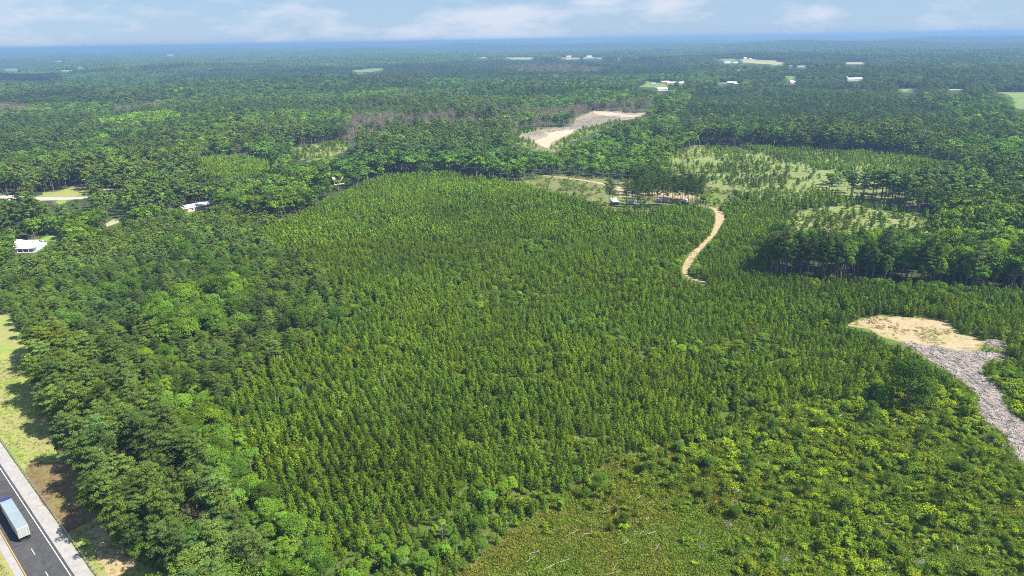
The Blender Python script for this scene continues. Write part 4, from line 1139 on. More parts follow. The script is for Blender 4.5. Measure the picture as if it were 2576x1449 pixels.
for k_, (px, py, h, w) in enumerate([(470, 665, 15, 1.2), (520, 690, 16, 1.2), (560, 720, 15, 1.1), (600, 690, 14, 1.2), (430, 640, 13, 1.2), (620, 730, 14, 1.1), (500, 640, 14, 1.1)]):
    tree_at('broadleaf', px, py, h, w, (0.7, 0.8, 0.85), 'big dark rounded oak of the clump above the young wood', 'clump of dark oaks', form=k_ % 5, name='oak_tree', rz=k_)
tree_at('tall_pine', 655, 1490, 17.5, 1.3, (1.0, 0.95, 1.15), 'grey-green pine with tall pale trunk in front of the thicket', form=3)
tree_at('broadleaf', 820, 1470, 8.5, 1.2, (0.6, 0.72, 0.75), 'dark bushy tree at the foot of the plantation rows', form=10)
tree_at('broadleaf', 975, 1445, 6.5, 0.9, (0.95, 1.2, 0.9), 'slim bright green sapling by the scrub clearing corner', form=3)
for k_, (px, py) in enumerate([(372, 1424), (392, 1432), (415, 1440), (440, 1445), (466, 1452), (492, 1456), (520, 1452), (548, 1460), (580, 1462), (610, 1456), (430, 1425), (480, 1436), (300, 1384), (330, 1404), (352, 1410)]):
    tree_at('broadleaf', px, py, 4.0 + 3.5 * ((k_ * 0.618) % 1), 1.15, (1.0, 1.05, 0.85), 'leafy bush at the feet of the roadside pines', 'bushes at the feet of the roadside pines', form=10 + k_ % 2, name='bush', cat='bush', rz=k_)
# pines of the camp grove
grove = [(1608, 500), (1630, 506), (1646, 503), (1668, 518), (1676, 523), (1695, 498), (1728, 506), (1748, 509), (1762, 519), (1614, 486), (1634, 490), (1652, 486), (1576, 520), (1590, 514), (1602, 522), (1612, 508), (1622, 517), (1632, 524), (1641, 511), (1652, 521), (1640, 497), (1618, 494), (1600, 492), (1660, 494), (1690, 517), (1697, 508), (1704, 519), (1712, 511), (1722, 520), (1731, 513), (1741, 521),
         (1752, 515), (1716, 500), (1738, 503), (1755, 506), (1680, 492), (1540, 519), (1532, 523), (1596, 484), (1606, 476), (1625, 482), (1590, 466)]
for k_, (px, py) in enumerate(grove):
    hh_ = 18 + 6 * ((k_ * 0.618) % 1)
    tree_at('tall_pine', px, py, hh_, 1.0, (0.72, 0.76, 0.85), 'dark slender pine of the camp grove, ' + ('by the shed and rounded camper' if px < 1615 else ('around the longer camper' if px < 1692 else 'around the shaded grey camper')) + (', tall' if hh_ > 21 else ', shorter'), 'pines of the camp grove', form=k_ % 5, rz=k_ * 1.3)
for k_, (px, py) in enumerate([(1560, 524), (1572, 527), (1585, 525), (1600, 527), (1612, 526), (1625, 528), (1637, 527), (1650, 528), (1662, 527), (1676, 528), (1690, 527), (1705, 528), (1718, 526), (1733, 527), (1640, 500), (1606, 503)]):
    tree_at('broadleaf', px, py, 2.6 + 2.2 * ((k_ * 0.618) % 1), 1.25, (0.85, 0.9, 0.7), 'leafy bush in the hedge of growth in front of the campers', 'bushes in front of the campers', form=10 + k_ % 2, name='bush', cat='bush', rz=k_)
for k_, (px, py, lb) in enumerate([(1878, 512, 'dark round pine beyond the end of the sandy track'), (1848, 502, 'dark full pine between camp grove and grassy clearing'), (1920, 518, 'narrow dark pine on the edge of the grassy clearing'), (1583, 548, 'dark bushy pine in the young plantation below the campers')]):
    tree_at('tall_pine' if k_ != 3 else 'broadleaf', px, py, (9, 8, 10, 6)[k_], (1.9, 1.8, 1.1, 1.2)[k_], (0.6, 0.66, 0.7), lb, form=k_)
for k_, (px, py) in enumerate([(1926, 690), (1938, 696), (1950, 691), (1962, 699), (1975, 693), (1988, 701), (2000, 695), (2013, 702), (2026, 697), (2040, 704), (2056, 699), (2072, 706), (2088, 701), (2104, 707), (2122, 703), (1945, 684), (1970, 686), (1995, 687), (2030, 689), (2065, 692), (2290, 715), (2330, 718), (2345, 721), (2460, 727)]):
    tree_at('tall_pine', px, py, 21 + 5 * ((k_ * 0.618) % 1), 0.8, ((0.6, 0.65, 0.65), (0.85, 0.82, 0.95), (0.8, 0.9, 0.8))[k_ % 3], ('dark', 'grey-green', 'plain green')[k_ % 3] + ' bare-trunked pine in the front row of the tall wood, ' + ('at its track end' if px < 1990 else ('past its track end' if px < 2200 else 'amid its leafy trees')), 'front-row pines of the tall wood', form=k_ % 5, rz=k_ * 1.1)
# dead trees that stand out
def bare_tree(px, py, h, label, seed, group=None):
    r = np.random.default_rng(seed)
    root = empty('dead_tree', at_px(px, py), r.uniform(0, 6.28), label, 'dead tree', group)
    mb = MB(); mb.tube([(0, 0, -0.1), (r.normal() * .1, r.normal() * .1, h * .5), (r.normal() * .3, r.normal() * .3, h)], [h * .016, h * .012, h * .003], 6)
    mb.build('trunk', M_DEADW, root)
    lm = MB()
    for k in range(7):
        z_ = h * (0.45 + 0.07 * k); a = k * 2.4 + r.normal() * .3
        d = np.array([math.cos(a), math.sin(a), 0.9]); d /= np.linalg.norm(d)
        branchy(lm, r, np.array([0, 0, z_]), d, h * 0.2 * (1.2 - k / 9), h * 0.005, 2)
    lm.build('limbs', M_DEADW, root)
    return root
bare_tree(252, 948, 13, 'bare pale-limbed dead tree rising from the mixed wood by the verge', 1)
bare_tree(660, 775, 8, 'small grey leafless tree in the mixed wood', 2)
bare_tree(1085, 880, 4.5, 'grey leafless sapling among the plantation pines', 3)
bare_tree(1195, 925, 4.5, 'pinkish-grey dead brush among the plantation pines', 4)
bare_tree(1210, 760, 5.0, 'twiggy grey dead sapling beside the bent saplings', 8)
bare_tree(1530, 515 + 5, 7, 'bare grey tree beside the tilted pink shed roof', 5)
for k_, (px, py) in enumerate([(2205, 535), (2245, 540), (2285, 535), (2215, 532)]):
    bare_tree(px, py, 7.5, 'grey twiggy dead tree in the grassy opening behind the wood', 20 + k_, 'grey dead trees in the grassy opening')
def snag(px, py, h, lean, label, group):
    r = np.random.default_rng(int(px))
    o_ = MB(); a = r.uniform(0, 6.28)
    o_.tube([(0, 0, -0.1), (math.cos(a) * lean * .4, math.sin(a) * lean * .4, h * .55), (math.cos(a) * lean, math.sin(a) * lean, h)], [0.11, 0.085, 0.035], 6)
    for k in range(3):
        z_ = h * r.uniform(.4, .9); b_ = r.uniform(0, 6.28)
        o_.tube([(0, 0, z_), (math.cos(b_) * .7, math.sin(b_) * .7, z_ + .3)], [0.03, 0.01], 3)
    ob = o_.build('snag', M_DEADW); ob.location = at_px(px, py)
    return tag(ob, label, 'snag', group)
Z1 = lambda a, b: Zm(1024, 800, 2.515, [(a, b)])[0]
for k_, (px, py) in enumerate([Z1(1032, 170), Z1(1042, 175), Z1(360, 385), Z1(460, 460), Z1(488, 430), Z1(925, 580), Z1(705, 625), Z1(1745, 500), Z1(1735, 490), Z1(1580, 380), Z1(325, 945), Z1(2100, 640), (695, 1030), (702, 1028), (755, 1015), (764, 1012), (968, 975), (1440, 640), (1425, 640)]):
    snag(px, py, 5.5 + (k_ * 0.618 % 1) * 3.0, 0.4, 'thin bare grey pole rising above the young pines', 'bare poles in the plantation')
def bent(px, py, dx, hgt_, label):
    mb = MB()
    pts = [(dx * t_, 0.1 * math.sin(6 * t_), hgt_ * math.sin(math.pi * min(t_ * 0.62, 1))) for t_ in np.linspace(0, 1, 9)]
    mb.tube(pts, np.linspace(0.1, 0.03, 9), 6)
    ob = mb.build('bent_sapling', M_DEADW); ob.location = at_px(px, py)
    return tag(ob, label, 'sapling')
bent(1208, 768, 5.0, 6.5, 'grey leafless sapling bent over in a wide arc above the pines')
bent(1196, 770, -6.0, 5.2, 'grey leafless sapling drooping flat over the pine tops')

# ------------------------------------------------------------------ highway furniture: guard rail, truck
M_STEEL = plain('galvanised steel', (0.5, 0.52, 0.54), 0.45, 0.75, 0.1, 2)
M_POST = plain('weathered timber post', (0.19, 0.165, 0.14), 0.9, 0, 0.2, 3)
ang_r = math.atan2(RT[1], RT[0])
rail = empty('guard_rail', (*road(-40, 11.45), 0), ang_r, 'grey steel guard rail along the outer shoulder of the highway', 'guard rail')
prof = [(-0.04, 0.42), (0.02, 0.47), (0.02, 0.53), (-0.04, 0.575), (0.02, 0.62), (0.02, 0.68), (-0.04, 0.73), (-0.052, 0.73), (0.006, 0.678), (0.006, 0.622), (-0.054, 0.575), (0.006, 0.528), (0.006, 0.472), (-0.052, 0.42)]
def wbeam(x0, x1):
    mb = MB(); n = len(prof)
    v = [(x, y + 0.03, z) for x in (x0, x1) for (y, z) in prof]
    f = [(i, (i + 1) % n, n + (i + 1) % n, n + i) for i in range(n)] + [tuple(range(n - 1, -1, -1)), tuple(range(n, 2 * n))]
    mb.add(v, f); return mb
seg = wbeam(0, 7.61).mesh('rail_section', M_STEEL)
pst = MB(); pst.box(-0.08, 0.08, -0.26, -0.10, -0.3, 0.78); pst.box(-0.05, 0.05, -0.10, -0.03, 0.45, 0.70)
pst = pst.mesh('post', M_POST)
for k in range(18):
    o_ = bpy.data.objects.new('rail_section', seg); COL.objects.link(o_); o_.parent = rail; o_.location = (k * 7.62, 0, 0)
for k in range(73):
    o_ = bpy.data.objects.new('post', pst); COL.objects.link(o_); o_.parent = rail; o_.location = (k * 1.9, 0, 0)

M_TWHITE = plain('white trailer paint', (0.42, 0.43, 0.43), 0.4, 0, 0.05, 0.6)
M_TROOF = plain('sun-bleached trailer roof', (0.22, 0.275, 0.31), 0.5, 0, 0.10, 0.35)
M_NAVY = plain('dark blue-violet paint', (0.045, 0.035, 0.16), 0.25, 0.1, 0.05, 1, spec=0.5)
M_RUB = plain('tyre rubber', (0.02, 0.02, 0.02), 0.9, 0, 0.1, 4)
M_DARK = plain('black chassis', (0.03, 0.03, 0.033), 0.7, 0, 0.1, 3)
M_RED = plain('red lens', (0.12, 0.01, 0.01), 0.3)
M_GLASS = plain('dark window glass', (0.03, 0.04, 0.05), 0.08, 0, 0.02, 1, spec=0.6)
M_CHROME = plain('bright metal', (0.7, 0.7, 0.72), 0.2, 1.0, 0.03, 2)
rl = ground(250 * 400 / 1666 * 2576 / 3072, (1380 + 1040 * 400 / 1666) * 2576 / 3072)
tc_ = rl + RN * 1.3
truck = empty('semi_truck', (tc_[0], tc_[1], 0.06), ang_r, 'long white box trailer behind a dark blue semi truck on the highway', 'truck')
mb = MB(); mb.box(0, 16.15, -1.29, 1.29, 1.2, 4.06, bev=0.05); body = mb.build('trailer_body', M_TWHITE, truck)
mb = MB(); mb.box(0.08, 16.07, -1.22, 1.22, 4.06, 4.085)
for k in range(1, 14): mb.box(k * 1.16, k * 1.16 + 0.05, -1.22, 1.22, 4.085, 4.1)
mb.build('trailer_roof', M_TROOF, truck)
mb = MB()
for k in range(0, 26):
    for s_ in (-1, 1):
        x0 = 0.3 + k * 0.61; mb.box(x0, x0 + 0.05, *sorted((s_ * 1.29, s_ * 1.305)), 1.3, 3.95)
mb.build('side_rib', M_TWHITE, body)
for s_ in (-1, 1):
    mb = MB(); mb.box(-0.05, 0.0, *sorted((s_ * 0.02, s_ * 1.22)), 1.3, 3.95, bev=0)
    dr = mb.build('rear_door', M_TWHITE, truck)
    for q in (0.35, 0.95):
        mb = MB(); mb.tube([(-0.085, s_ * q, 1.35), (-0.085, s_ * q, 3.9)], 0.022, 6); mb.build('lock_bar', M_STEEL, dr)
    mb = MB(); mb.box(-0.07, 0.0, *sorted((s_ * 0.8, s_ * 1.15)), 1.05, 1.17); mb.build('tail_light', M_RED, truck)
    mb = MB(); mb.box(0.35, 0.37, *sorted((s_ * 0.65, s_ * 1.25)), 0.2, 1.0); mb.build('mud_flap', M_DARK, truck)
    mb = MB(); mb.box(5.2, 11.2, *sorted((s_ * 1.2, s_ * 1.24)), 0.35, 1.15); mb.build('side_skirt', M_TWHITE, truck)
    mb = MB(); mb.box(12.6, 12.75, *sorted((s_ * 0.6, s_ * 0.75)), 0.05, 1.15); mb.build('landing_leg', M_DARK, truck)
mb = MB(); mb.box(0.02, 0.12, -1.15, 1.15, 0.5, 0.62); mb.box(0.03, 0.11, -0.7, -0.6, 0.62, 1.2); mb.box(0.03, 0.11, 0.6, 0.7, 0.62, 1.2); mb.build('rear_bumper', M_DARK, truck)
mb = MB(); mb.box(0.3, 16.1, -0.5, 0.5, 1.02, 1.195); mb.box(13.4, 20.6, -0.45, 0.45, 0.7, 1.0); mb.build('chassis', M_DARK, truck)
def wheel(x, y, wide_):
    w = empty('wheel', (x, y, 0.52)); w.parent = truck
    mb = MB(); P_ = [(y_, r_) for y_, r_ in ((-wide_ / 2, 0.3), (-wide_ / 2, 0.46), (-wide_ / 2 + .04, 0.52), (wide_ / 2 - .04, 0.52), (wide_ / 2, 0.46), (wide_ / 2, 0.3))]
    K = 18; v = []; f = []
    for i in range(K):
        a = 2 * math.pi * i / K
        v += [(math.cos(a) * r_, y_, math.sin(a) * r_) for y_, r_ in P_]
    for i in range(K):
        j = (i + 1) % K
        for q in range(5): f.append((i * 6 + q, j * 6 + q, j * 6 + q + 1, i * 6 + q + 1))
    mb.add(v, f); mb.build('tyre', M_RUB, w)
    mb = MB(); mb.tube([(0, -wide_ / 2 + .03, 0), (0, wide_ / 2 - .03, 0)], 0.31, 14); mb.build('rim', M_CHROME, w)
for x, wd in ((1.3, .62), (2.6, .62), (14.6, .62), (15.9, .62), (20.2, .32)):
    for s_ in (-1, 1): wheel(x, s_ * (1.28 - wd / 2), wd)
mb = MB(); mb.prism([(16.75, 1.0), (19.0, 1.0), (19.0, 2.3), (18.75, 3.1), (18.4, 3.35), (18.2, 3.95), (16.75, 4.0)], -1.2, 1.2); cab = mb.build('cab', M_NAVY, truck)
mb = MB(); mb.prism([(19.0, 0.75), (21.0, 0.7), (21.15, 1.4), (20.9, 1.85), (19.0, 2.28)], -0.95, 0.95); mb.build('hood', M_NAVY, truck)
mb = MB(); mb.prism([(18.79, 3.05), (19.03, 2.32), (19.05, 2.32), (18.81, 3.07)], -1.05, 1.05); mb.build('windscreen', M_GLASS, truck)
for s_ in (-1, 1):
    mb = MB(); mb.box(17.9, 18.7, *sorted((s_ * 1.2, s_ * 1.21)), 2.3, 3.0); mb.build('side_window', M_GLASS, cab)
    mb = MB(); mb.box(18.9, 19.0, *sorted((s_ * 1.3, s_ * 1.5)), 2.2, 2.9); mb.build('mirror', M_DARK, truck)
    mb = MB(); mb.tube([(16.6, s_ * 1.05, 0.9), (16.6, s_ * 1.05, 4.1)], 0.08, 8); mb.build('exhaust_stack', M_CHROME, truck)
    mb = MB(); mb.box(21.05, 21.17, *sorted((s_ * 0.6, s_ * 0.9)), 1.05, 1.3); mb.build('headlight', M_CHROME, truck)
    mb = MB(); mb.tube([(17.0, s_ * 0.95, 0.75), (18.6, s_ * 0.95, 0.75)], 0.3, 10); mb.build('fuel_tank', M_CHROME, truck)
mb = MB(); mb.box(21.0, 21.25, -1.2, 1.2, 0.4, 0.8); mb.build('front_bumper', M_CHROME, truck)
mb = MB(); mb.box(21.1, 21.16, -0.5, 0.5, 0.85, 1.4); mb.build('grille', M_CHROME, truck)

# ------------------------------------------------------------------ houses, barns, campers, poles
M_RWHITE = plain('white metal roofing', (0.6, 0.6, 0.61), 0.4, 0.0, 0.06, 0.8)
M_RGREY = plain('weathered grey roofing', (0.46, 0.44, 0.43), 0.7, 0.0, 0.2, 0.5)
M_RPINK = plain('faded pinkish roofing', (0.64, 0.52, 0.50), 0.7, 0.0, 0.2, 0.5)
M_RRED = plain('rust-red roofing', (0.45, 0.2, 0.12), 0.7, 0.0, 0.15, 0.5)
M_WTAN = plain('tan siding', (0.5, 0.42, 0.33), 0.8, 0.0, 0.1, 1)
M_WWHITE = plain('white siding', (0.74, 0.73, 0.70), 0.8, 0.0, 0.08, 1)
M_WBLUE = plain('pale blue-grey siding', (0.42, 0.5, 0.52), 0.8, 0.0, 0.08, 1)
M_WBROWN = plain('dark brown siding', (0.12, 0.08, 0.06), 0.85, 0.0, 0.2, 1)
M_TRIM = plain('white trim', (0.78, 0.77, 0.74), 0.7)

def house(px, py, L, Wd, wh, rh, rz, roofm, wallm, label, cat='house', group=None, name='house', nwin=3, chimney=False, porch=0.0, big_door=False, ridge='x'):
    root = empty(name, at_px(px, py), rz, label, cat, group)
    t = 0.12
    mb = MB()
    hx, hy = L / 2, Wd / 2
    mb.add([(-hx, -hy, -.8), (hx, -hy, -.8), (hx, hy, -.8), (-hx, hy, -.8), (-hx, -hy, wh), (hx, -hy, wh), (hx, hy, wh), (-hx, hy, wh), (-hx, 0, wh + rh), (hx, 0, wh + rh)],
           [(0, 1, 5, 4), (2, 3, 7, 6), (1, 2, 6, 9, 5), (3, 0, 4, 8, 7)])
    wall = mb.build('wall', wallm, root)
    mb = MB(); e = 0.45; k = rh / hy
    for s_ in (-1, 1):
        a, b_ = (-hx - e, hx + e)
        y1, z1 = s_ * (hy + e), wh - e * k
        v = [(a, 0, wh + rh + .06), (b_, 0, wh + rh + .06), (b_, y1, z1 + .06), (a, y1, z1 + .06)]
        v += [(x, y, z + t) for x, y, z in v]
        mb.add(v, [(0, 3, 2, 1) if s_ > 0 else (0, 1, 2, 3), (4, 5, 6, 7) if s_ > 0 else (4, 7, 6, 5), (0, 1, 5, 4), (1, 2, 6, 5), (2, 3, 7, 6), (3, 0, 4, 7)])
    nr = int(L / 1.2)
    for q in range(nr + 1):      # raised seams
        x = -hx + q * L / max(nr, 1)
        for s_ in (-1, 1):
            mb.add([(x, 0, wh + rh + .06 + t), (x + .07, 0, wh + rh + .06 + t), (x + .07, s_ * (hy + e), wh - e * k + .06 + t), (x, s_ * (hy + e), wh - e * k + .06 + t),
                    (x, 0, wh + rh + .12 + t), (x + .07, 0, wh + rh + .12 + t), (x + .07, s_ * (hy + e), wh - e * k + .12 + t), (x, s_ * (hy + e), wh - e * k + .12 + t)],
                   [(4, 5, 6, 7), (0, 4, 7, 3), (1, 2, 6, 5), (2, 3, 7, 6)])
    roof = mb.build('roof', roofm, root)
    if chimney:
        mb = MB(); mb.box(hx * .3, hx * .3 + .7, -.35, .35, wh + rh * .6, wh + rh + .9); mb.build('chimney', M_WBROWN, roof)
    for s_ in (-1, 1):
        for q in range(nwin):
            x = -hx + (q + .7) * L / (nwin + .4)
            mb = MB(); mb.box(x - .55, x + .55, *sorted((s_ * hy, s_ * (hy + .05))), wh * .38, wh * .82); w = mb.build('window', M_TRIM, root)
            mb = MB(); mb.box(x - .45, x + .45, *sorted((s_ * (hy + .05), s_ * (hy + .07))), wh * .42, wh * .78); mb.build('pane', M_GLASS, w)
    if big_door:
        mb = MB(); mb.box(hx, hx + .05, -hy * .5, hy * .5, 0, wh * .85); mb.build('door', M_RGREY, root)
    else:
        mb = MB(); x = -hx + L * .08; mb.box(x - .45, x + .45, -hy - .05, -hy, 0.1, 2.1); d = mb.build('door', M_WBROWN, root)
        mb = MB(); mb.box(x + .28, x + .36, -hy - .1, -hy - .05, 1.0, 1.1); mb.build('handle', M_STEEL, d)
    if porch:
        mb = MB(); p = porch
        v = [(-hx - e, -hy - .5, wh - .1), (hx + e, -hy - .5, wh - .1), (hx + e, -hy - p, wh - .75), (-hx - e, -hy - p, wh - .75)]
        v += [(x, y, z + .1) for x, y, z in v]
        mb.add(v, [(0, 3, 2, 1), (4, 5, 6, 7), (0, 1, 5, 4), (1, 2, 6, 5), (2, 3, 7, 6), (3, 0, 4, 7)]); mb.build('porch_roof', roofm, root)
        mb = MB(); mb.box(-hx, hx, -hy - p, -hy - .06, -.6, .18); mb.build('porch_deck', M_TRIM, root)
        n = max(3, int(L / 2.6))
        for q in range(n):
            x = -hx + q * L / (n - 1)
            mb = MB(); mb.box(x - .09, x + .09, -hy - p + .1, -hy - p + .28, .18, wh - .72); mb.build('porch_post', M_TRIM, root)
    return root

HZ = lambda a, b: Zm(0, 640, 7.244, [(a, b)])[0]
hx_, hy_ = HZ(640, 790)
house(hx_, hy_, 13.0, 9.0, 3.3, 2.6, 0.10, M_RWHITE, M_WBLUE, 'white metal-roofed house with front porch posts beside a bright lawn', porch=2.6, nwin=4)
px_, py_ = HZ(885, 735); house(px_, py_, 5.0, 6.0, 2.6, 1.3, 0.10, M_RWHITE, M_WWHITE, 'low white-roofed annex beside the porch house', 'annex', name='annex', nwin=1)
px_, py_ = HZ(420, 690); house(px_, py_, 4.0, 5.0, 2.5, 1.0, 0.25, M_RWHITE, M_WWHITE, 'small pale shed half hidden behind the porch house', 'shed', name='shed', nwin=1)
BZ = lambda a, b: Zm(480, 520, 9.057, [(a, b)])[0]
px_, py_ = BZ(1010, 975); house(px_, py_, 24, 9, 2.9, 1.7, 0.85, M_RWHITE, M_WTAN, 'long white-roofed building half hidden by trees above the grass lane', 'building', name='long_building', nwin=6)
TZ = lambda a, b: Zm(960, 500, 18.117, [(a, b)])[0]
px_, py_ = TZ(960, 900); house(px_, py_, 9, 8, 3.6, 2.4, 0.5, M_WTAN, M_WBROWN, 'tan-roofed house with dark walls in a gap among trees', nwin=2, chimney=True, porch=2.0)

def box_house(lst):
    for (p, L, Wd, wh, rh, rz, rm, wm, lb, ct, nm) in lst:
        house(p[0], p[1], L, Wd, wh, rh, rz, rm, wm, lb, ct, name=nm, nwin=2 if ct != 'barn' else 4, big_door=(ct == 'barn'))
q6 = lambda a, b: S6([(a, b)])[0]
q10 = lambda a, b: S10([(a, b)])[0]
q8 = lambda a, b: S8([(a, b)])[0]
q7 = lambda a, b: S7([(a, b)])[0]
box_house([
    (q6(2228, 378), 48, 14, 4, 4, 0.05, M_RWHITE, M_WWHITE, 'long bright white-roofed poultry barn among far trees', 'barn', 'poultry_barn'),
    (q6(2040, 350), 34, 11, 3, 2.5, 0.05, M_RWHITE, M_WWHITE, 'smaller pale-roofed poultry barn next to the long white barn', 'barn', 'poultry_barn'),
    (q6(530, 425), 22, 10, 3.5, 3, -0.15, M_RWHITE, M_WTAN, 'white-roofed farmhouse at the end of a narrow far field', 'house', 'farmhouse'),
    (q6(590, 438), 9, 7, 3, 2, -0.15, M_RPINK, M_WTAN, 'small pinkish shed beside the farmhouse of the narrow field', 'shed', 'shed'),
    (q6(466, 140), 26, 12, 4, 4, 0.0, M_RWHITE, M_WWHITE, 'white barn at the near side of the far hill pasture', 'barn', 'barn'),
    (q6(580, 146), 18, 10, 4, 3, 0.0, M_RWHITE, M_WWHITE, 'small white house below the far hill pasture', 'house', 'house'),
    (q6(710, 82), 14, 10, 5, 4, 0.2, M_RWHITE, M_WWHITE, 'white farmhouse on top of the far hill pasture', 'house', 'farmhouse'),
    (q6(780, 92), 16, 9, 4, 3, 0.1, M_RGREY, M_WWHITE, 'grey-roofed house on top of the far hill pasture', 'house', 'house'),
    (q6(1350, 412), 12, 8, 4, 3, 0.4, M_RWHITE, M_WWHITE, 'little white house at the foot of the wedge-shaped field', 'house', 'house'),
    (q6(1385, 408), 8, 6, 3, 2, 0.1, M_RWHITE, M_WWHITE, 'tiny white outbuilding at the foot of the wedge-shaped field', 'shed', 'outbuilding'),
    (q6(645, 256), 18, 10, 4, 3, 0.0, M_RRED, M_WTAN, 'rust-red roofed barn showing above far trees', 'barn', 'barn'),
    (q10(1450, 365), 26, 12, 4, 3.5, 0.05, M_RPINK, M_WTAN, 'pink-roofed farmhouse at the back of the hamlet lawn', 'house', 'farmhouse'),
    (q10(1240, 330), 20, 11, 4, 3, -0.1, M_WTAN, M_WTAN, 'tan-roofed house at the back of the hamlet lawn', 'house', 'house'),
    (q10(1160, 560), 32, 13, 4, 3.5, 0.32, M_RWHITE, M_WWHITE, 'big white-roofed barn at the near edge of the hamlet lawn', 'barn', 'barn'),
    (q10(975, 545), 7, 6, 3, 2, 0.3, M_RWHITE, M_WWHITE, 'tiny white shed next to the hamlet barn', 'shed', 'shed'),
    (q10(850, 365), 12, 8, 3, 2, 0.0, M_RGREY, M_WWHITE, 'grey-roofed shed in the middle of the hamlet lawn', 'shed', 'shed'),
    (q10(1740, 345), 14, 9, 3.5, 2.5, 0.1, M_RWHITE, M_WWHITE, 'white-roofed house by the lane beyond the hamlet', 'house', 'house'),
    (q8(165, 160), 30, 14, 6, 5, 0.0, M_RWHITE, M_WWHITE, 'far white barn beyond the dark pine stand', 'barn', 'barn'),
    (q8(322, 152), 24, 14, 6, 5, 0.3, M_RWHITE, M_WWHITE, 'far white house on the hazy ridge beyond the pine stand', 'house', 'house'),
    (q8(1005, 162), 28, 14, 6, 5, 0.1, M_RWHITE, M_WWHITE, 'far white house on the hazy ridge above the green pasture', 'house', 'house'),
    (q8(925, 262), 14, 11, 6, 5, 0.4, M_RWHITE, M_WWHITE, 'white gabled house beside the square green pasture', 'house', 'house'),
    (q8(1450, 284), 12, 9, 4, 3, 0.4, M_RWHITE, M_WWHITE, 'tiny white house beside the thin pale far field', 'house', 'house'),
    (q8(2185, 80), 40, 16, 7, 5, 0.0, M_RWHITE, M_WWHITE, 'far white barn below the hazy ridge field', 'barn', 'barn'),
    (q7(1410, 106), 30, 14, 7, 6, 0.0, M_RPINK, M_WWHITE, 'pinkish far farmhouse on the long hay field', 'house', 'farmhouse'),
    (q7(1690, 106), 34, 16, 7, 6, 0.0, M_RWHITE, M_WWHITE, 'bright white far barn at the end of the hay field', 'barn', 'barn'),
])

def camper(px, py, L, rz, label, hh=2.5):
    root = empty('camper', at_px(px, py, 0.05), rz, label, 'camper')
    mb = MB(); pf = [(-L / 2, .55), (L / 2, .55), (L / 2 + .12, 1.1), (L / 2 - .05, hh + .25), (L / 2 - .45, hh + .5), (-L / 2 + .35, hh + .5), (-L / 2, hh + .1)]
    mb.prism(pf, -1.2, 1.2); mb.build('body', M_RWHITE, root)
    for s_ in (-1, 1):
        for k, x in enumerate(np.linspace(-L / 2 + 1.0, L / 2 - 1.0, 4)):
            if s_ < 0 and k == 1:
                mb = MB(); mb.box(x - .36, x + .36, -1.23, -1.2, .65, 2.45); d = mb.build('door', M_TRIM, root)
                mb = MB(); mb.box(x + .22, x + .28, -1.27, -1.23, 1.45, 1.6); mb.build('handle', M_STEEL, d)
            else:
                mb = MB(); mb.box(x - .48, x + .48, *sorted((s_ * 1.2, s_ * 1.225)), 1.55, 2.3); mb.build('window', M_GLASS, root)
        mb = MB(); mb.box(-L / 2, L / 2, *sorted((s_ * 1.2, s_ * 1.21)), 1.0, 1.22); mb.build('stripe', M_RGREY, root)
        for x in (-.45, .45):
            mb = MB(); mb.tube([(x, s_ * 1.0, .36), (x, s_ * 1.19, .36)], .36, 12); mb.build('wheel', M_RUB, root)
    mb = MB(); mb.box(-.5, .4, -.4, .4, hh + .5, hh + .8); mb.build('roof_vent', M_TRIM, root)
    mb = MB(); mb.tube([(L / 2, -.6, .5), (L / 2 + 1.2, 0, .48), (L / 2, .6, .5)], .06, 5); mb.tube([(L / 2 + 1.1, 0, 0), (L / 2 + 1.1, 0, .55)], .05, 5); mb.build('hitch', M_DARK, root)
    return root
camper(1590, 514, 7.0, math.pi + 0.12, 'rounded white camper with three dark windows beside the shed')
camper(1666, 508, 9.5, 0.04, 'longer white camper behind the grove trunks')
camper(1722, 512, 6.5, 0.3, 'grey-white camper in the shade under the grove', 2.2)
# tilted shed roof
sh_ = empty('shed', at_px(1546, 514), 0.12, 'open shed with a tilted pale pink metal roof by the campers', 'shed')
mb = MB(); v = [(-2.6, -3.0, 2.2), (2.6, -3.0, 2.2), (2.6, 3.2, 4.2), (-2.6, 3.2, 4.2)]; v += [(x, y, z + .1) for x, y, z in v]
mb.add(v, [(0, 3, 2, 1), (4, 5, 6, 7), (0, 1, 5, 4), (1, 2, 6, 5), (2, 3, 7, 6), (3, 0, 4, 7)]); mb.build('roof', M_RPINK, sh_)
for x in (-2.4, 2.4):
    for y, z_ in ((-2.8, 2.2), (3.0, 4.1)):
        mb = MB(); mb.box(x - .08, x + .08, y - .08, y + .08, -.3, z_); mb.build('post', M_POST, sh_)
mb = MB(); mb.box(-2.5, 2.5, 3.1, 3.18, 0, 4.0); mb.build('wall', M_WBROWN, sh_)
for x in (-2.5, 2.42):
    mb = MB(); mb.box(x, x + .08, -2.6, 3.0, 0, 2.2); mb.build('wall', M_WBROWN, sh_)
M_PICK = plain('dark grey paint', (0.1, 0.1, 0.12), 0.3, 0.2, 0.05)

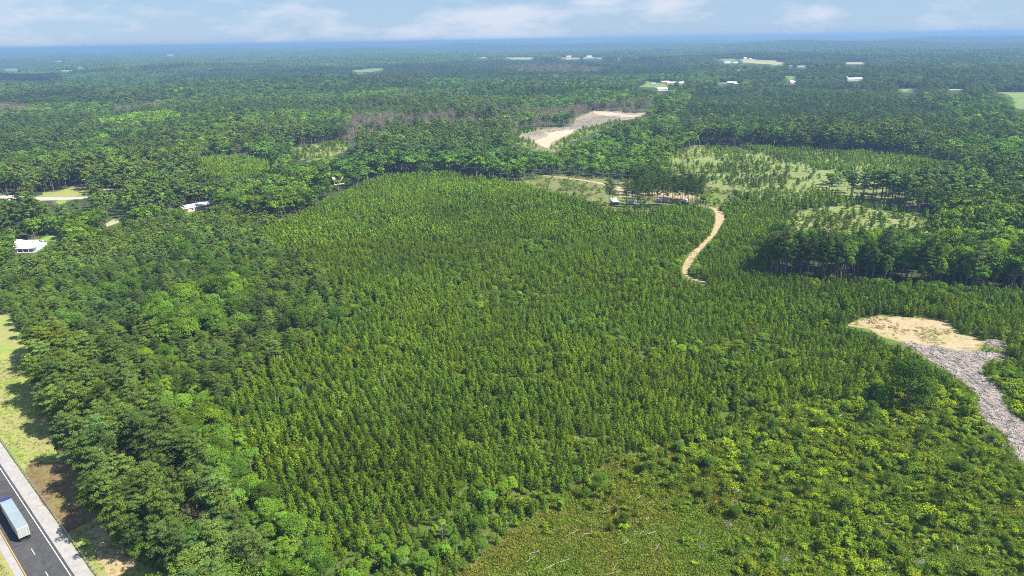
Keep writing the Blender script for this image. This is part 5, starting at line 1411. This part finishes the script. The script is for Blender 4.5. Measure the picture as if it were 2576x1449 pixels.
def pole(px, py, h, label, arm=True):
    root = empty('utility_pole', at_px(px, py), 0.4, label, 'utility pole')
    mb = MB(); mb.tube([(0, 0, -.5), (0, 0, h)], [.17, .11], 8); mb.build('shaft', M_BARKG, root)
    if arm:
        mb = MB(); mb.box(-1.1, 1.1, -.16, -.05, h - .7, h - .55); cr = mb.build('crossarm', M_BARKG, root)
        for x in (-1, 0, 1):
            mb = MB(); mb.tube([(x, -.1, h - .55), (x, -.1, h - .3)], .05, 6); mb.build('insulator', M_TRIM, cr)
        mb = MB(); mb.tube([(.3, 0, h - 2.2), (.3, 0, h - 1.3)], .2, 8); mb.build('transformer', M_STEEL, root)
px_, py_ = HZ(770, 880); pole(px_, py_, 12, 'pale utility pole in front of the porch house')
px_, py_ = BZ(1605, 380); pole(px_, py_, 11, 'pale utility pole above the trees by the thin field strip')
px_, py_ = HZ(125, 800); pole(px_, py_, 9, 'bare pole left of the porch house among trees', False)
pole(1598, 520, 11, 'pale slim pole beside the rounded camper', False)
pole(1880, 0 + 560, 0.1 + 4, 'short pole in the young pines beyond the track', False) if False else None

# stump on the track
mb = MB(); r = np.random.default_rng(5)
ring = [(math.cos(a) * .55 * r.uniform(.8, 1.2), math.sin(a) * .55 * r.uniform(.8, 1.2)) for a in np.linspace(0, 6.28, 10)[:-1]]
vv = [(x * 1.35, y * 1.35, -.05) for x, y in ring] + [(x, y, .35) for x, y in ring] + [(x * .85, y * .85, .7 + r.uniform(-.08, .08)) for x, y in ring]
n_ = len(ring); ff = [(a * n_ + i, a * n_ + (i + 1) % n_, (a + 1) * n_ + (i + 1) % n_, (a + 1) * n_ + i) for a in (0, 1) for i in range(n_)] + [tuple(range(2 * n_, 3 * n_))]
mb.add(vv, ff); st = mb.build('stump', plain('reddish brown wood', (0.2, 0.09, 0.06), 0.9, 0, 0.3, 2)); st.location = at_px(1786, 594, 0.1)
tag(st, 'reddish-brown stump on the winding sandy track', 'stump')

# ------------------------------------------------------------------ logs, brush piles, slash
def log_at(px, py, L, rz, rad, label, group, bend=0.2):
    mb = MB(); r = np.random.default_rng(int(px * 7 + py))
    mb.tube([(-L / 2, 0, .15), (0, r.normal() * bend, .28), (L / 2, r.normal() * bend, .35 + r.uniform(0, .3))], [rad, rad * .85, rad * .5], 6)
    for k in range(2):
        x = r.uniform(-.2, .45) * L; mb.tube([(x, 0, .25), (x + r.uniform(.2, .8), r.normal() * .8, .6)], [rad * .4, rad * .15], 4)
    o_ = mb.build('fallen_log', M_DEADW); o_.location = at_px(px, py); o_.rotation_euler = (0, 0, rz)
    return tag(o_, label, 'log', group)
ZL = lambda a, b: Zm(1500, 1400, 3.22, [(a, b)])[0]
for k_, (a, b_, L, rz) in enumerate([(900, 375, 3, .6), (1095, 422, 6, .3), (1340, 390, 5.5, .1), (480, 600, 5, -.7), (690, 650, 5, .6), (1440, 660, 4, .3), (300, 905, 3, .6), (560, 945, 7, .5), (330, 840, 3, .2), (1100, 990, 3, .9), (1520, 790, 2.5, .8), (1330, 310, 2.5, .5), (850, 655, 3, 0), (1080, 1045, 3.5, .1), (1200, 745, 2.5, .4), (430, 1000, 4, .5)]):
    px, py = ZL(a, b_); log_at(px, py, L, rz, 0.13, 'pale fallen log lying in the dry grass of the scrub clearing', 'fallen logs in the scrub clearing')
for k_, (a, b_, L, rz) in enumerate([(1540, 540, 1, 0)] and [(650, 1075, 4, 0.0), (840, 1090, 8, 0.0), (850, 1140, 3, .8), (1045, 1185, 2.5, .7), (1465, 1400, 3, 1.2), (700, 940, 5, .1)]):
    px, py = Zm(2000, 1100, 4.83, [(a, b_)])[0]; log_at(px, py, L, rz, 0.12, 'weathered log on the scrub below the plantation edge', 'logs below the plantation edge')
px, py = Zm(700, 1200, 2.515, [(1580, 1080)])[0]
bare_tree(px, py, 6.0, 'leaning grey dead sapling where plantation meets scrub', 31)
px, py = Zm(700, 1200, 2.515, [(1770, 1185)])[0]; log_at(px, py, 5, .6, .13, 'pale log beside the plantation corner', None)

def pile_mesh(seed, n, R):
    r = np.random.default_rng(seed); mb = MB()
    for k in range(n):
        a = r.normal(0.5, 0.7); c = r.normal(size=2) * R * [.45, .4]; L = r.uniform(.5, 1.2) * R
        d = np.array([math.cos(a), math.sin(a)]) * L
        z0, z1 = r.uniform(.02, .25), r.uniform(.05, .5)
        w = r.uniform(.03, .085)
        mb.tube([(c[0] - d[0], c[1] - d[1], z0), (c[0] + r.normal() * .1, c[1] + r.normal() * .1, (z0 + z1) / 2 + .1), (c[0] + d[0], c[1] + d[1], z1)], [w, w, w * .5], 4)
    return mb.mesh('brush_pile', M_DEADW)
PM = [pile_mesh(800 + i, 34, 1.7) for i in range(4)]
def pile(px, py, s_, label, group=None, k=0):
    o_ = bpy.data.objects.new('brush_pile', PM[k % 4]); COL.objects.link(o_); o_.location = at_px(px, py); o_.scale = (s_ * .72, s_ * .72, s_ * .6); o_.rotation_euler = (0, 0, k * 1.1)
    return tag(o_, label, 'brush pile', group)
Z4 = lambda a, b: Zm(2200, 880, 1.7087, [(a, b)])[0]
for k_, (a, b_, s_) in enumerate([(465, 792, 1), (600, 905, 1.5), (810, 770, 1.1), (860, 888, 1.2), (880, 1045, 1.3), (980, 1215, 1.2), (960, 1372, 1.2), (175, 1272, .9), (270, 1365, 1.1), (10, 1005, 1.6), (1130, 720, 1.0), (1020, 890, .9), (1330, 905, .8), (20, 1080, 1.3)]):
    px, py = Z4(a, b_); pile(px, py, s_, 'heap of pale dead sticks in the scrub clearing', 'stick heaps in the scrub clearing', k_)
px, py = Z4(940, 635); pile(px, py, 2.4, 'wide heap of bleached branches at the foot of the lone oak', None, 1)
px, py = Z4(1325, 758); pile(px, py, 2.4, 'big heap of bleached branches at the edge of the slash lane', None, 2)
for k_, (a, b_) in enumerate([(935, 298), (1280, 615), (1935, 765), (2270, 215), (2260, 365), (2200, 560), (800, 660)]):
    px, py = ZL(a, b_); pile(px, py, (1.1, .9, .9, 1.7, 1.5, 1.2, .8)[k_], 'heap of grey branches on the dry open part of the scrub', 'branch heaps on the dry scrub', k_)

# slash: thousands of grey sticks strewn over the lane
M_SLASH = plain('bleached sticks', (0.4, 0.355, 0.33), 0.9, var=0.35, scale=0.7)
def stick(seed):
    r = np.random.default_rng(seed); mb = MB()
    mb.tube([(-1, 0, .05), (0, r.normal() * .08, .1), (1, r.normal() * .1, .12)], [.055, .05, .025], 4)
    return mb.mesh('stick', M_SLASH)
SCOL = bpy.data.collections.new('stick_forms')
for i in range(3): SCOL.objects.link(bpy.data.objects.new('stick_form_%d' % i, stick(900 + i)))
Pk = grid(0.8, 150, 420, jit=0.5)
px, py = project(Pk[:, 0], Pk[:, 1], 0 * Pk[:, 0])
k = (inpoly(px, py, slash_px) | inpoly(px, py, slash2_px))
k |= (inpoly(px + RNG.normal(0, 8, len(px)), py + RNG.normal(0, 6, len(px)), slash_px) & (RNG.uniform(size=len(px)) < 0.5))
k |= (lookup(ZR, px, py) == SCRUB) & (RNG.uniform(size=len(px)) < 0.02)
Pk = Pk[k]; n_ = len(Pk)
sc_ = RNG.uniform(.4, 1.5, n_)
scatter('slash', SCOL, np.column_stack([Pk, hgt(Pk[:, 0], Pk[:, 1]) + .1]), RNG.uniform(0, 6.28, n_), np.stack([sc_, sc_ * RNG.uniform(.7, 1.8, n_), sc_ * RNG.uniform(.8, 2.2, n_)], -1), RNG.integers(0, 3, n_), np.ones((n_, 3)), 'grey sticks and logging debris strewn over the slash lane', 'debris')
LCOL = bpy.data.collections.new('log_forms')
for i in range(3):
    me_ = stick(950 + i); me_.materials.clear(); me_.materials.append(M_DEADW); LCOL.objects.link(bpy.data.objects.new('log_form_%d' % i, me_))
# slash on the far clear-cut
Pk = grid(4.6, 800, 1300, jit=0.5)
px, py = project(Pk[:, 0], Pk[:, 1], hgt(Pk[:, 0], Pk[:, 1]))
k = inpoly(px, py, S3([(1310, 380), (1420, 330), (1640, 315), (1750, 250), (1960, 200), (2200, 190), (2130, 250), (1900, 290), (1640, 330), (1500, 360), (1340, 395)]))
Pk = Pk[k]; n_ = len(Pk)
scatter('logging_debris', LCOL, np.column_stack([Pk, hgt(Pk[:, 0], Pk[:, 1]) + .2]), RNG.normal(0.3, .6, n_), np.tile([3.5, 4.5, 4.5], (n_, 1)) * RNG.uniform(.5, 1.2, (n_, 1)), RNG.integers(0, 3, n_), np.ones((n_, 3)), 'grey logs strewn over the pale far clear-cut', 'debris')

# HAZE
hz = MB(); hz.box(-47000, 47000, -47000, 47000, -75, 136)
MH, t, o = mat('summer haze')
pv = N(t, 'ShaderNodeVolumePrincipled')
pv.inputs['Color'].default_value = (0.27, 0.46, 0.75, 1); pv.inputs['Density'].default_value = 0.00016
pv.inputs['Anisotropy'].default_value = 0.1
t.links.new(pv.outputs[0], o.inputs['Volume'])
h_ = hz.build('haze', MH); tag(h_, 'pale blue summer haze over the far woods', 'haze', kind='stuff')
